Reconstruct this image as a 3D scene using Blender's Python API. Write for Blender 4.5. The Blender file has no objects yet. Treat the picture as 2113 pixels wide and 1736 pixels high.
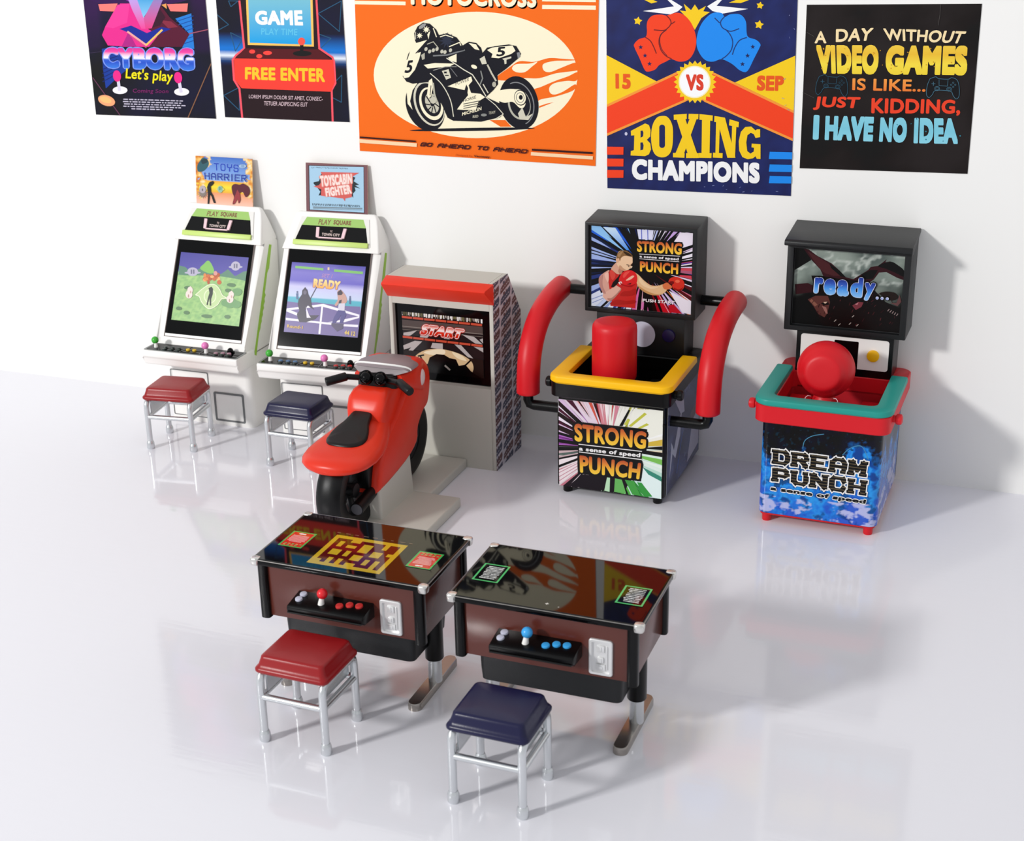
import bpy, bmesh, math, random
import numpy as np
from mathutils import Vector, Matrix, noise

random.seed(7)
SC = bpy.context.scene
COL = SC.collection
PI = math.pi

# ------------------------------------------------------------------ camera, light, exposure
W_PX, H_PX = 2113, 1736
F_PX = 3018.7
CAM_LOC = Vector((1.9425, -9.2048, 3.9102))
yaw, pitch, roll = 0.3667, 0.3694, -0.0193
fwd = Vector((-math.sin(yaw) * math.cos(pitch), math.cos(yaw) * math.cos(pitch), -math.sin(pitch)))
rt = Vector((math.cos(yaw), math.sin(yaw), 0))
up = rt.cross(fwd)
r2 = rt * math.cos(roll) + up * math.sin(roll)
u2 = up * math.cos(roll) - rt * math.sin(roll)
cam_d = bpy.data.cameras.new('camera')
cam = bpy.data.objects.new('camera', cam_d)
COL.objects.link(cam)
cam.matrix_world = Matrix(((r2.x, u2.x, -fwd.x, CAM_LOC.x), (r2.y, u2.y, -fwd.y, CAM_LOC.y),
                           (r2.z, u2.z, -fwd.z, CAM_LOC.z), (0, 0, 0, 1)))
cam_d.sensor_fit = 'HORIZONTAL'
cam_d.sensor_width = 36
cam_d.lens = F_PX / W_PX * 36
cam_d.clip_end = 100
cam_d.dof.use_dof = True
cam_d.dof.focus_distance = 8.6
cam_d.dof.aperture_fstop = 2.6
SC.camera = cam

SC.view_settings.view_transform = 'Standard'
SC.view_settings.look = 'None'
SC.view_settings.gamma = 1
SC.view_settings.use_curve_mapping = False
SC.view_settings.exposure = -0.04

wd = bpy.data.worlds.new('soft_room_light')
SC.world = wd
wd.use_nodes = True
wd.node_tree.nodes['Background'].inputs[0].default_value = (0.95, 0.97, 1.0, 1)
wd.node_tree.nodes['Background'].inputs[1].default_value = 0.66


def area(name, loc, target, size, power, col=(1, 1, 1), size_y=None):
    d = bpy.data.lights.new(name, 'AREA')
    d.energy = power
    d.color = col
    d.size = size
    if size_y:
        d.shape = 'RECTANGLE'
        d.size_y = size_y
    o = bpy.data.objects.new(name, d)
    COL.objects.link(o)
    o.location = loc
    o.rotation_euler = (Vector(target) - Vector(loc)).to_track_quat('-Z', 'Y').to_euler()
    return o


area('window_light', (-12.3, -18.1, 9.5), (-0.8, -1.2, 0.7), 2.0, 2950, (1.0, 0.99, 0.975))


# ------------------------------------------------------------------ materials
def lin(c):
    return c / 12.92 if c <= 0.04045 else ((c + 0.055) / 1.055) ** 2.4


def hexc(h):
    if isinstance(h, (tuple, list)):
        return tuple(h)[:3]
    h = h.lstrip('#')
    return tuple(lin(int(h[i:i + 2], 16) / 255) for i in (0, 2, 4))


MATS = {}


def mat(name, col='#ffffff', rough=0.4, metal=0.0, coat=0.0, grain=0.0, gscale=180, spec=0.5, attr=False, trans=0.0):
    if name in MATS:
        return MATS[name]
    m = bpy.data.materials.new(name)
    m.use_nodes = True
    nt = m.node_tree
    b = nt.nodes['Principled BSDF']
    b.inputs['Base Color'].default_value = hexc(col) + (1,)
    b.inputs['Roughness'].default_value = rough
    b.inputs['Metallic'].default_value = metal
    b.inputs['Coat Weight'].default_value = coat
    b.inputs['Coat Roughness'].default_value = 0.06
    b.inputs['Specular IOR Level'].default_value = spec
    b.inputs['Transmission Weight'].default_value = trans
    if attr:
        a = nt.nodes.new('ShaderNodeAttribute')
        a.attribute_name = 'Col'
        nt.links.new(a.outputs['Color'], b.inputs['Base Color'])
    if grain:
        tc = nt.nodes.new('ShaderNodeTexCoord')
        n = nt.nodes.new('ShaderNodeTexNoise')
        n.inputs['Scale'].default_value = gscale
        n.inputs['Detail'].default_value = 3
        nt.links.new(tc.outputs['Object'], n.inputs['Vector'])
        bp = nt.nodes.new('ShaderNodeBump')
        bp.inputs['Strength'].default_value = grain
        bp.inputs['Distance'].default_value = 0.002
        nt.links.new(n.outputs['Fac'], bp.inputs['Height'])
        nt.links.new(bp.outputs['Normal'], b.inputs['Normal'])
    MATS[name] = m
    return m


M_WHITE = mat('white_plastic', '#f4f2ee', 0.38, grain=0.05)
M_BLACK = mat('black_plastic', '#060607', 0.3, grain=0.12, spec=0.25)
M_BLACKS = mat('black_satin_plastic', '#18191b', 0.42, grain=0.25, spec=0.35)
M_GLOSSK = mat('black_gloss', '#050506', 0.06, spec=0.18)
M_SILVER = mat('silver_paint', '#dcdfe1', 0.27, metal=0.88, grain=0.06)
M_CHROME = mat('worn_chrome', '#dcdad6', 0.24, metal=0.9, grain=0.3, gscale=60)
M_STEEL = mat('dark_steel', '#a39d97', 0.24, metal=0.95)
M_RSEAT = mat('red_vinyl', '#931418', 0.34, grain=0.15, spec=0.35)
M_NSEAT = mat('navy_vinyl', '#15153c', 0.3, grain=0.15, spec=0.35)
M_BROWN = mat('brown_laminate', '#58281f', 0.22, grain=0.1, gscale=40)
M_ORANGE = mat('orange_red_plastic', '#e0321a', 0.33, grain=0.06, spec=0.35)
M_VISOR = mat('coral_red_plastic', '#e8351e', 0.36, grain=0.05, spec=0.35)
M_GREY = mat('warm_grey_plastic', '#c3c0b6', 0.5, grain=0.2)
M_RED = mat('red_foam', '#d3131f', 0.42, grain=0.2, spec=0.35)
M_REDP = mat('red_plastic', '#d81824', 0.4, grain=0.1, spec=0.35)
M_YEL = mat('yellow_plastic', '#ffc20c', 0.38, grain=0.08, spec=0.3)
M_TEAL = mat('teal_plastic', '#22988c', 0.4, grain=0.08, spec=0.35)
M_PRINT = mat('satin_print', rough=0.42, attr=True, spec=0.3)
M_GPRINT = mat('gloss_print', rough=0.16, attr=True, spec=0.3)
M_SCR = mat('screen_print', rough=0.3, attr=True, spec=0.2)
M_GLASSTOP = mat('glass_table_print', rough=0.03, attr=True, spec=0.36)
M_COIN = mat('coin_plate_silver', '#e6e6e6', 0.32, metal=0.45, grain=0.1)
M_PAPER = mat('paper_print', rough=0.6, attr=True, spec=0.2)
M_WSCREEN = mat('smoke_grey_plastic', '#8d8083', 0.4, grain=0.1)
M_TYRE = mat('tyre_black', '#09090a', 0.4, grain=0.1, spec=0.28)
M_GREEN = mat('lime_plastic', '#9ac83c', 0.4)
M_GBALL = mat('green_ball', '#3fae36', 0.3)
M_PBALL = mat('pink_ball', '#e87fc0', 0.3)
M_RBALL = mat('red_ball', '#e2202a', 0.3)
M_BBALL = mat('sky_blue_ball', '#3aa5e8', 0.3)
M_PINKW = mat('pale_pink_plastic', '#ecc9cf', 0.45)
M_NAVYB = mat('navy_button', '#20184f', 0.4)
M_YB = mat('amber_button', '#e8c030', 0.4)
M_BB = mat('blue_grey_button', '#5a7fa8', 0.35)
M_RB = mat('red_button', '#c8302e', 0.35)
M_PB = mat('rose_button', '#b58a9a', 0.4)
M_KB = mat('dark_button', '#23302c', 0.3)
M_LGREY = mat('light_grey_disc', '#c9cadb', 0.4)
M_DGREY = mat('charcoal_outline', '#6d6f70', 0.5)
M_TLENS = mat('headlamp_pink_grey', '#e3cfcd', 0.35)
M_REDIN = mat('deep_red_plastic', '#c01824', 0.45, grain=0.1)


def surf_floor():
    m = bpy.data.materials.new('white_acrylic_sheet')
    m.use_nodes = True
    nt = m.node_tree
    b = nt.nodes['Principled BSDF']
    b.inputs['Base Color'].default_value = hexc('#e9e8ee') + (1,)
    b.inputs['Roughness'].default_value = 0.1
    tc = nt.nodes.new('ShaderNodeTexCoord')
    mp = nt.nodes.new('ShaderNodeMapping')
    mp.inputs['Scale'].default_value = (0.9, 9.0, 1)
    n = nt.nodes.new('ShaderNodeTexNoise')
    n.inputs['Scale'].default_value = 3.0
    n.inputs['Detail'].default_value = 5
    nt.links.new(tc.outputs['Object'], mp.inputs['Vector'])
    nt.links.new(mp.outputs['Vector'], n.inputs['Vector'])
    bp = nt.nodes.new('ShaderNodeBump')
    bp.inputs['Strength'].default_value = 0.05
    bp.inputs['Distance'].default_value = 0.008
    nt.links.new(n.outputs['Fac'], bp.inputs['Height'])
    nt.links.new(bp.outputs['Normal'], b.inputs['Normal'])
    rr = nt.nodes.new('ShaderNodeMapRange')
    rr.inputs['To Min'].default_value = 0.03
    rr.inputs['To Max'].default_value = 0.11
    nt.links.new(n.outputs['Fac'], rr.inputs['Value'])
    nt.links.new(rr.outputs['Result'], b.inputs['Roughness'])
    return m


def surf_wall():
    m = bpy.data.materials.new('white_card_wall')
    m.use_nodes = True
    nt = m.node_tree
    b = nt.nodes['Principled BSDF']
    b.inputs['Base Color'].default_value = hexc('#f2f1ee') + (1,)
    b.inputs['Roughness'].default_value = 0.75
    tc = nt.nodes.new('ShaderNodeTexCoord')
    n = nt.nodes.new('ShaderNodeTexNoise')
    n.inputs['Scale'].default_value = 2.0
    nt.links.new(tc.outputs['Object'], n.inputs['Vector'])
    bp = nt.nodes.new('ShaderNodeBump')
    bp.inputs['Strength'].default_value = 0.08
    bp.inputs['Distance'].default_value = 0.02
    nt.links.new(n.outputs['Fac'], bp.inputs['Height'])
    nt.links.new(bp.outputs['Normal'], b.inputs['Normal'])
    return m


# ------------------------------------------------------------------ mesh helpers
def bx(bm, x0, x1, y0, y1, z0, z1, bev=0.0, seg=2):
    vs = [bm.verts.new((x, y, z)) for z in (z0, z1) for y in (y0, y1) for x in (x0, x1)]
    fs = [(0, 2, 3, 1), (4, 5, 7, 6), (0, 1, 5, 4), (1, 3, 7, 5), (3, 2, 6, 7), (2, 0, 4, 6)]
    fl = [bm.faces.new([vs[i] for i in f]) for f in fs]
    if bev:
        es = list({e for f in fl for e in f.edges})
        bmesh.ops.bevel(bm, geom=es, offset=bev, segments=seg, profile=0.5, affect='EDGES')
    return fl


def rrect(cx, cy, hw, hh, r, n=5):
    """counter-clockwise rounded rectangle"""
    pts = []
    for (sx, sy, a0) in ((1, -1, -90), (1, 1, 0), (-1, 1, 90), (-1, -1, 180)):
        for k in range(n + 1):
            a = math.radians(a0 + 90 * k / n)
            pts.append((cx + sx * (hw - r) + r * math.cos(a), cy + sy * (hh - r) + r * math.sin(a)))
    return pts


def loft(bm, rings, caps=(True, True), closed=False):
    vr = [[bm.verts.new(p) for p in ring] for ring in rings]
    n = len(vr[0])
    m = len(vr)
    for i in range(m - 1 + (1 if closed else 0)):
        a, b = vr[i], vr[(i + 1) % m]
        for k in range(n):
            try:
                bm.faces.new((a[k], a[(k + 1) % n], b[(k + 1) % n], b[k]))
            except ValueError:
                pass
    if not closed:
        if caps[0]:
            bm.faces.new(vr[0][::-1])
        if caps[1]:
            bm.faces.new(vr[-1])
    return vr


def prism(bm, poly, axis, a0, a1, bev=0.0, seg=2):
    """poly in the plane normal to axis: x->(y,z), y->(x,z), z->(x,y)"""
    def P(p, a):
        if axis == 'x':
            return (a, p[0], p[1])
        if axis == 'y':
            return (p[0], a, p[1])
        return (p[0], p[1], a)
    va = [bm.verts.new(P(p, a0)) for p in poly]
    vb = [bm.verts.new(P(p, a1)) for p in poly]
    n = len(poly)
    fl = [bm.faces.new(va[::-1]), bm.faces.new(vb)]
    for k in range(n):
        fl.append(bm.faces.new((va[k], va[(k + 1) % n], vb[(k + 1) % n], vb[k])))
    if bev:
        es = list({e for f in fl for e in f.edges})
        bmesh.ops.bevel(bm, geom=es, offset=bev, segments=seg, profile=0.5, affect='EDGES')
    return fl


def catmull(pts, n=6, closed=False):
    P = [Vector(p) for p in pts]
    m = len(P)
    out = []
    rng = range(m if closed else m - 1)
    for i in rng:
        if closed:
            p0, p1, p2, p3 = P[(i - 1) % m], P[i], P[(i + 1) % m], P[(i + 2) % m]
        else:
            p0, p1, p2, p3 = P[max(i - 1, 0)], P[i], P[i + 1], P[min(i + 2, m - 1)]
        for k in range(n):
            t = k / n
            out.append(0.5 * ((2 * p1) + (p2 - p0) * t + (2 * p0 - 5 * p1 + 4 * p2 - p3) * t * t + (3 * p1 - p0 - 3 * p2 + p3) * t ** 3))
    if not closed:
        out.append(P[-1])
    return out


def tube(bm, path, r, n=14, caps=True, closed=False):
    P = [Vector(p) for p in path]
    m = len(P)
    rs = r if isinstance(r, (list, tuple)) else [r] * m
    rings = []
    prev = None
    for i in range(m):
        if closed:
            t = (P[(i + 1) % m] - P[i - 1]).normalized()
        else:
            t = (P[min(i + 1, m - 1)] - P[max(i - 1, 0)]).normalized()
        if prev is None:
            a = Vector((0, 0, 1)) if abs(t.z) < 0.9 else Vector((1, 0, 0))
            u = t.cross(a).normalized()
        else:
            u = (prev - t * prev.dot(t)).normalized()
        prev = u
        v = t.cross(u)
        rings.append([P[i] + (u * math.cos(2 * PI * k / n) + v * math.sin(2 * PI * k / n)) * rs[i] for k in range(n)])
    loft(bm, rings, (caps, caps), closed)


def lathe(bm, prof, origin=(0, 0, 0), axis=(0, 0, 1), n=28):
    """prof: list of (radius, height along axis); end radii 0 close the shape"""
    A = Vector(axis).normalized()
    a = Vector((0, 0, 1)) if abs(A.z) < 0.9 else Vector((1, 0, 0))
    u = A.cross(a).normalized()
    v = A.cross(u)
    O = Vector(origin)
    rows = []
    for (r, h) in prof:
        if r < 1e-6:
            rows.append([bm.verts.new(O + A * h)])
        else:
            rows.append([bm.verts.new(O + A * h + (u * math.cos(2 * PI * k / n) + v * math.sin(2 * PI * k / n)) * r) for k in range(n)])
    for i in range(len(rows) - 1):
        a_, b_ = rows[i], rows[i + 1]
        for k in range(n):
            k2 = (k + 1) % n
            if len(a_) == 1 and len(b_) == 1:
                continue
            if len(a_) == 1:
                bm.faces.new((a_[0], b_[k], b_[k2]))
            elif len(b_) == 1:
                bm.faces.new((a_[k], b_[0], a_[k2]))
            else:
                bm.faces.new((a_[k], b_[k], b_[k2], a_[k2]))


def ball(bm, c, r, n=20, m=12, sq=(1, 1, 1)):
    prof = [(math.sin(PI * i / m), -math.cos(PI * i / m)) for i in range(m + 1)]
    prof[0] = (0, -1)
    prof[-1] = (0, 1)
    b2 = bmesh.new()
    lathe(b2, prof, n=n)
    vm = {}
    for v in b2.verts:
        vm[v.index if False else v] = bm.verts.new((c[0] + v.co.x * r * sq[0], c[1] + v.co.y * r * sq[1], c[2] + v.co.z * r * sq[2]))
    for f in b2.faces:
        bm.faces.new([vm[v] for v in f.verts])
    b2.free()


def disc(bm, c, r, h, axis=(0, 0, 1), bev=0.25, n=22):
    """short round button: starts at c and rises h along axis"""
    b = min(h * 0.6, r * bev)
    lathe(bm, [(0, 0), (r, 0), (r, h - b), (r - b * 0.3, h - b * 0.3), (r - b, h), (0, h)], c, axis, n)


def obj(name, bm, m, parent=None, loc=None, label=None, ang=38):
    bmesh.ops.recalc_face_normals(bm, faces=bm.faces)
    me = bpy.data.meshes.new(name)
    bm.to_mesh(me)
    bm.free()
    for p in me.polygons:
        p.use_smooth = True
    me.set_sharp_from_angle(angle=math.radians(ang))
    for q in (m if isinstance(m, (list, tuple)) else [m]):
        me.materials.append(q)
    o = bpy.data.objects.new(name, me)
    COL.objects.link(o)
    if parent:
        o.parent = parent
    if loc:
        o.location = loc
    if label:
        o['label'] = label
    return o


def thing(name, label, cat, loc=(0, 0, 0), rz=0, group=None):
    o = bpy.data.objects.new(name, None)
    COL.objects.link(o)
    o.empty_display_size = 0.1
    o.location = loc
    o.rotation_euler = (0, 0, rz)
    tag(o, label, cat, group)
    return o


def tag(o, label, cat, group=None):
    o['label'] = label
    o['category'] = cat
    if group:
        o['group'] = group
    return o


def copy_tree(o, parent=None):
    c = o.copy()
    COL.objects.link(c)
    if parent:
        c.parent = parent
    for ch in list(o.children):
        copy_tree(ch, c)
    return c


# ------------------------------------------------------------------ flat printed artwork
_TX = {}


def glyphs(s, bold):
    """triangles of a text line, normalised to the unit square"""
    key = (s, bold)
    if key in _TX:
        return _TX[key]
    cu = bpy.data.curves.new('t', 'FONT')
    cu.body = s
    cu.size = 1
    cu.space_character = 1.0 + bold * 1.6
    cu.resolution_u = 4
    o = bpy.data.objects.new('t', cu)
    COL.objects.link(o)
    dg = bpy.context.evaluated_depsgraph_get()
    dg.update()
    me = o.evaluated_get(dg).to_mesh()
    vs = [(v.co.x, v.co.y) for v in me.vertices]
    fs = [tuple(p.vertices) for p in me.polygons]
    o.evaluated_get(dg).to_mesh_clear()
    bpy.data.objects.remove(o)
    bpy.data.curves.remove(cu)
    n0, f0 = len(vs), list(fs)
    base = list(vs)
    if bold > 0.004:
        for k in range(8 if bold < .05 else 20):
            nk = 4 if bold < .05 else 10
            dx, dy = bold * math.cos(PI * k / nk), bold * math.sin(PI * k / nk)
            if bold >= 0.05:      # square nib for the heavy poster lettering
                m_ = max(abs(dx), abs(dy)) / bold
                dx, dy = dx / m_, dy / m_
            i0 = len(vs)
            vs += [(x + dx, y + dy) for x, y in base]
            fs += [tuple(i + i0 for i in f) for f in f0]
    x0 = min(v[0] for v in vs); x1 = max(v[0] for v in vs)
    y0 = min(v[1] for v in vs); y1 = max(v[1] for v in vs)
    vs = [((x - x0) / (x1 - x0), (y - y0) / (y1 - y0)) for x, y in vs]
    _TX[key] = (vs, fs, f0, bold / (y1 - y0))
    return _TX[key]


STROKE = {  # block letters on a unit square, y up
    'A': [[(0, 0), (0, .75), (.25, 1), (.75, 1), (1, .75), (1, 0)], [(0, .42), (1, .42)]],
    'B': [[(0, 0), (0, 1), (.8, 1), (1, .85), (1, .62), (.85, .52), (0, .52)], [(.85, .52), (1, .4), (1, .15), (.8, 0), (0, 0)]],
    'C': [[(1, .75), (.85, 1), (.15, 1), (0, .8), (0, .2), (.15, 0), (.85, 0), (1, .25)]],
    'D': [[(0, 0), (0, 1), (.75, 1), (1, .75), (1, .25), (.75, 0), (0, 0)]],
    'E': [[(1, 1), (0, 1), (0, 0), (1, 0)], [(0, .5), (.75, .5)]],
    'F': [[(1, 1), (0, 1), (0, 0)], [(0, .5), (.75, .5)]],
    'G': [[(1, .78), (.85, 1), (.15, 1), (0, .8), (0, .2), (.15, 0), (.85, 0), (1, .15), (1, .42), (.6, .42)]],
    'H': [[(0, 0), (0, 1)], [(1, 0), (1, 1)], [(0, .5), (1, .5)]],
    'I': [[(.5, 0), (.5, 1)]],
    'M': [[(0, 0), (0, 1), (.5, .35), (1, 1), (1, 0)]],
    'N': [[(0, 0), (0, 1), (1, 0), (1, 1)]],
    'O': [[(0, .2), (0, .8), (.2, 1), (.8, 1), (1, .8), (1, .2), (.8, 0), (.2, 0), (0, .2)]],
    'P': [[(0, 0), (0, 1), (.8, 1), (1, .85), (1, .6), (.8, .45), (0, .45)]],
    'R': [[(0, 0), (0, 1), (.8, 1), (1, .85), (1, .6), (.8, .48), (0, .48)], [(.55, .48), (1, 0)]],
    'S': [[(1, .8), (.85, 1), (.15, 1), (0, .85), (0, .62), (.15, .5), (.85, .5), (1, .38), (1, .15), (.85, 0), (.15, 0), (0, .2)]],
    'T': [[(0, 1), (1, 1)], [(.5, 1), (.5, 0)]],
    'U': [[(0, 1), (0, .2), (.2, 0), (.8, 0), (1, .2), (1, 1)]],
    'X': [[(0, 0), (1, 1)], [(0, 1), (1, 0)]],
    'Y': [[(0, 1), (0, .6), (.5, .5), (1, .6), (1, 1)], [(.5, .5), (.5, 0)]],
}
SERIF = {'B': [(0, 0), (0, 1)], 'D': [(0, 0), (0, 1)], 'R': [(0, 0), (0, 1), (1, 0)], 'P': [(0, 0)], 'H': [(0, 0), (0, 1), (1, 0), (1, 1)],
         'I': [(.5, 0), (.5, 1)], 'N': [(0, 0), (0, 1), (1, 1)], 'M': [(0, 0), (0, 1), (1, 0), (1, 1)], 'X': [(0, 0), (1, 0), (0, 1), (1, 1)],
         'U': [(0, 1), (1, 1)], 'A': [(0, 0), (1, 0)], 'E': [(0, 0), (0, 1)], 'G': [], 'O': [], 'C': [], 'T': [(.5, 0)]}


def bil(q, u, v):
    """q = TL,TR,BR,BL ; u right, v up"""
    (ax, ay), (bx_, by), (cx, cy), (dx, dy) = q
    tx, ty = ax + (bx_ - ax) * u, ay + (by - ay) * u
    lx, ly = dx + (cx - dx) * u, dy + (cy - dy) * u
    return (lx + (tx - lx) * v, ly + (ty - ly) * v)


class Art:
    EPS = 0.00006

    def __init__(s, w, h, src=None):
        s.w, s.h = w, h
        src = src or [(0, h), (w, h), (w, 0), (0, 0)]
        dst = [(0, h), (w, h), (w, 0), (0, 0)]
        s.clip_poly = dst
        s._solve(src, dst)

    def _solve(s, src, dst):
        A = []
        b = []
        for (x, y), (X, Y) in zip(src, dst):
            A += [[x, y, 1, 0, 0, 0, -X * x, -X * y], [0, 0, 0, x, y, 1, -Y * x, -Y * y]]
            b += [X, Y]
        k = np.linalg.solve(np.array(A, float), np.array(b, float))
        s.Hm = np.append(k, 1).reshape(3, 3)
        s.V, s.F, s.C = [], [], []
        s.layer = 0
        s.step = 1.0

    def M(s, p):
        q = s.Hm @ np.array([p[0], p[1], 1.0])
        return (q[0] / q[2], q[1] / q[2])

    def _clip(s, poly):
        out = poly
        for ax, lim, sg in ((0, 0, 1), (0, s.w, -1), (1, 0, 1), (1, s.h, -1)):
            inp, out = out, []
            for i in range(len(inp)):
                a, b = inp[i - 1], inp[i]
                da, db = sg * (a[ax] - lim), sg * (b[ax] - lim)
                if (da >= 0) != (db >= 0):
                    t = da / (da - db)
                    out.append((a[0] + (b[0] - a[0]) * t, a[1] + (b[1] - a[1]) * t))
                if db >= 0:
                    out.append(b)
            if len(out) < 3:
                return []
        return out

    def _add(s, poly, col, z):
        poly = s._clip(poly)
        if len(poly) < 3:
            return
        ar = sum(poly[i - 1][0] * poly[i][1] - poly[i][0] * poly[i - 1][1] for i in range(len(poly)))
        if abs(ar) < 1e-9:
            return
        if ar < 0:
            poly = poly[::-1]
        i0 = len(s.V)
        s.V += [(p[0], p[1], z) for p in poly]
        s.F.append(tuple(range(i0, i0 + len(poly))))
        for p in poly:
            s.C.append(col(p) if callable(col) else col)

    def _z(s):
        s.layer += s.step
        return s.layer * s.EPS

    def bg(s, col):
        s._add([(0, 0), (s.w, 0), (s.w, s.h), (0, s.h)], hexc(col), s._z())
        return s

    def grid(s, fn, nx=24, ny=24, rect=None):
        """fn(u,v) -> hex / linear colour, smooth across the sheet"""
        z = s._z()
        x0, y0, x1, y1 = rect or (0, 0, 1, 1)
        c = [[hexc(fn(x0 + (x1 - x0) * i / nx, y0 + (y1 - y0) * j / ny)) for i in range(nx + 1)] for j in range(ny + 1)]
        i0 = len(s.V)
        for j in range(ny + 1):
            for i in range(nx + 1):
                s.V.append(((x0 + (x1 - x0) * i / nx) * s.w, (y0 + (y1 - y0) * j / ny) * s.h, z))
        for j in range(ny):
            for i in range(nx):
                q = [(j, i), (j, i + 1), (j + 1, i + 1), (j + 1, i)]
                s.F.append(tuple(i0 + a * (nx + 1) + b for a, b in q))
                s.C += [c[a][b] for a, b in q]

    def poly(s, pts, col, smooth=False, grad=None):
        if smooth:
            pts = [(v.x, v.y) for v in catmull([(p[0], p[1]) for p in pts], 5, True)]
        q = [s.M(p) for p in pts]
        if grad:
            c0, c1 = hexc(grad[0]), hexc(grad[1])
            lo = min(p[1] for p in q)
            hi = max(p[1] for p in q)
            col_ = lambda p: tuple(c0[i] + (c1[i] - c0[i]) * min(1, max(0, (p[1] - lo) / (hi - lo + 1e-9))) for i in range(3))
        else:
            col_ = hexc(col)
        s._add(q, col_, s._z())

    def tri(s, pts, cols):
        """one polygon with a colour per corner (source order)"""
        q = [s.M(p) for p in pts]
        z = s._z()
        if sum(q[i - 1][0] * q[i][1] - q[i][0] * q[i - 1][1] for i in range(len(q))) < 0:
            q, cols = q[::-1], cols[::-1]
        i0 = len(s.V)
        s.V += [(min(max(p[0], 0), s.w), min(max(p[1], 0), s.h), z) for p in q]
        s.F.append(tuple(range(i0, i0 + len(q))))
        s.C += [hexc(c) for c in cols]

    def rect(s, x0, y0, x1, y1, col, r=0):
        s.poly([(x0, y0), (x1, y0), (x1, y1), (x0, y1)] if not r else rrect((x0 + x1) / 2, (y0 + y1) / 2, (x1 - x0) / 2, (y1 - y0) / 2, r, 4), col)

    def ell(s, c, rx, ry, col, rot=0, n=36, grad=None):
        a = math.radians(rot)
        s.poly([(c[0] + rx * math.cos(t) * math.cos(a) - ry * math.sin(t) * math.sin(a),
                 c[1] + rx * math.cos(t) * math.sin(a) + ry * math.sin(t) * math.cos(a)) for t in (2 * PI * k / n for k in range(n))], col, grad=grad)

    def ring(s, c, rx, ry, wd, col, rot=0, n=36, a0=0, a1=360):
        a = math.radians(rot)
        pts = []
        for k in range(n + 1):
            t = math.radians(a0 + (a1 - a0) * k / n)
            pts.append((c[0] + rx * math.cos(t) * math.cos(a) - ry * math.sin(t) * math.sin(a),
                        c[1] + rx * math.cos(t) * math.sin(a) + ry * math.sin(t) * math.cos(a)))
        s.line(pts, wd, col)

    def line(s, pts, wd, col, smooth=False, z=None, square=False, vf=1.0, bands=None):
        wd0 = wd
        if smooth:
            pts = [(v.x, v.y) for v in catmull([(p[0], p[1]) for p in pts], 5)]
        z = z or s._z()
        c = hexc(col) if not callable(col) else col
        for i in range(len(pts) - 1):
            a, b = Vector(pts[i][:2]), Vector(pts[i + 1][:2])
            d = b - a
            if d.length < 1e-9:
                continue
            d.normalize()
            wd = wd0 * (1 + (vf - 1) * abs(d.y) ** 1.5)
            nrm = Vector((-d.y, d.x)) * wd / 2
            if vf != 1:
                wd = wd0
            e = d * (wd * (0.5 if square else 0.22))
            pl = [(p.x, p.y) for p in (a - e - nrm, b + e - nrm, b + e + nrm, a - e + nrm)]
            for band in (bands or [None]):
                q = pl
                if band:
                    m_, lo, hi = band
                    for lim, sg in ((lo, 1), (hi, -1)):
                        inp, q = q, []
                        for j in range(len(inp)):
                            a_, b_ = inp[j - 1], inp[j]
                            da, db = sg * (a_[1] - m_ * a_[0] - lim), sg * (b_[1] - m_ * b_[0] - lim)
                            if (da >= 0) != (db >= 0):
                                t_ = da / (da - db)
                                q.append((a_[0] + (b_[0] - a_[0]) * t_, a_[1] + (b_[1] - a_[1]) * t_))
                            if db >= 0:
                                q.append(b_)
                        if len(q) < 3:
                            break
                    if len(q) < 3:
                        continue
                s._add([s.M(p) for p in q], c, z + (i % 3) * 1.2e-5)

    def star(s, c, r0, r1, n, col, rot=0):
        s.poly([(c[0] + (r0 if k % 2 == 0 else r1) * math.sin(math.radians(rot) + PI * k / n),
                 c[1] - (r0 if k % 2 == 0 else r1) * math.cos(math.radians(rot) + PI * k / n)) for k in range(2 * n)], col)

    def text(s, t, q, col, bold=0.02, outline=None, shadow=None):
        """q: TL,TR,BR,BL or (x0,y0,x1,y1). col: hex or gradient stops [(v,hex)..]"""
        if len(q) == 4 and not isinstance(q[0], (tuple, list)):
            q = [(q[0], q[1]), (q[2], q[1]), (q[2], q[3]), (q[0], q[3])]
        vs, fs, f0, bn = glyphs(t, bold)
        pts = [bil(q, *v) for v in vs]
        if shadow:
            z = s._z()
            for f in fs:
                s._add([s.M((pts[i][0] + shadow[0], pts[i][1] + shadow[1])) for i in f], hexc(shadow[2]), z)
        if outline:
            wdt, oc = outline
            wdt += bn * math.dist(q[0], q[3])
            for k in range(12):
                dx, dy = wdt * math.cos(PI * k / 6), wdt * math.sin(PI * k / 6)
                z = s._z() if k == 0 else z + 1.2e-5
                for f in f0:
                    s._add([s.M((pts[i][0] + dx, pts[i][1] + dy)) for i in f], hexc(oc), z)
        if outline:
            s.layer += 2
        z = s._z()
        nf = len(f0)
        if len(fs) > nf:
            s.layer += 2 if bold < .05 else 5
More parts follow.
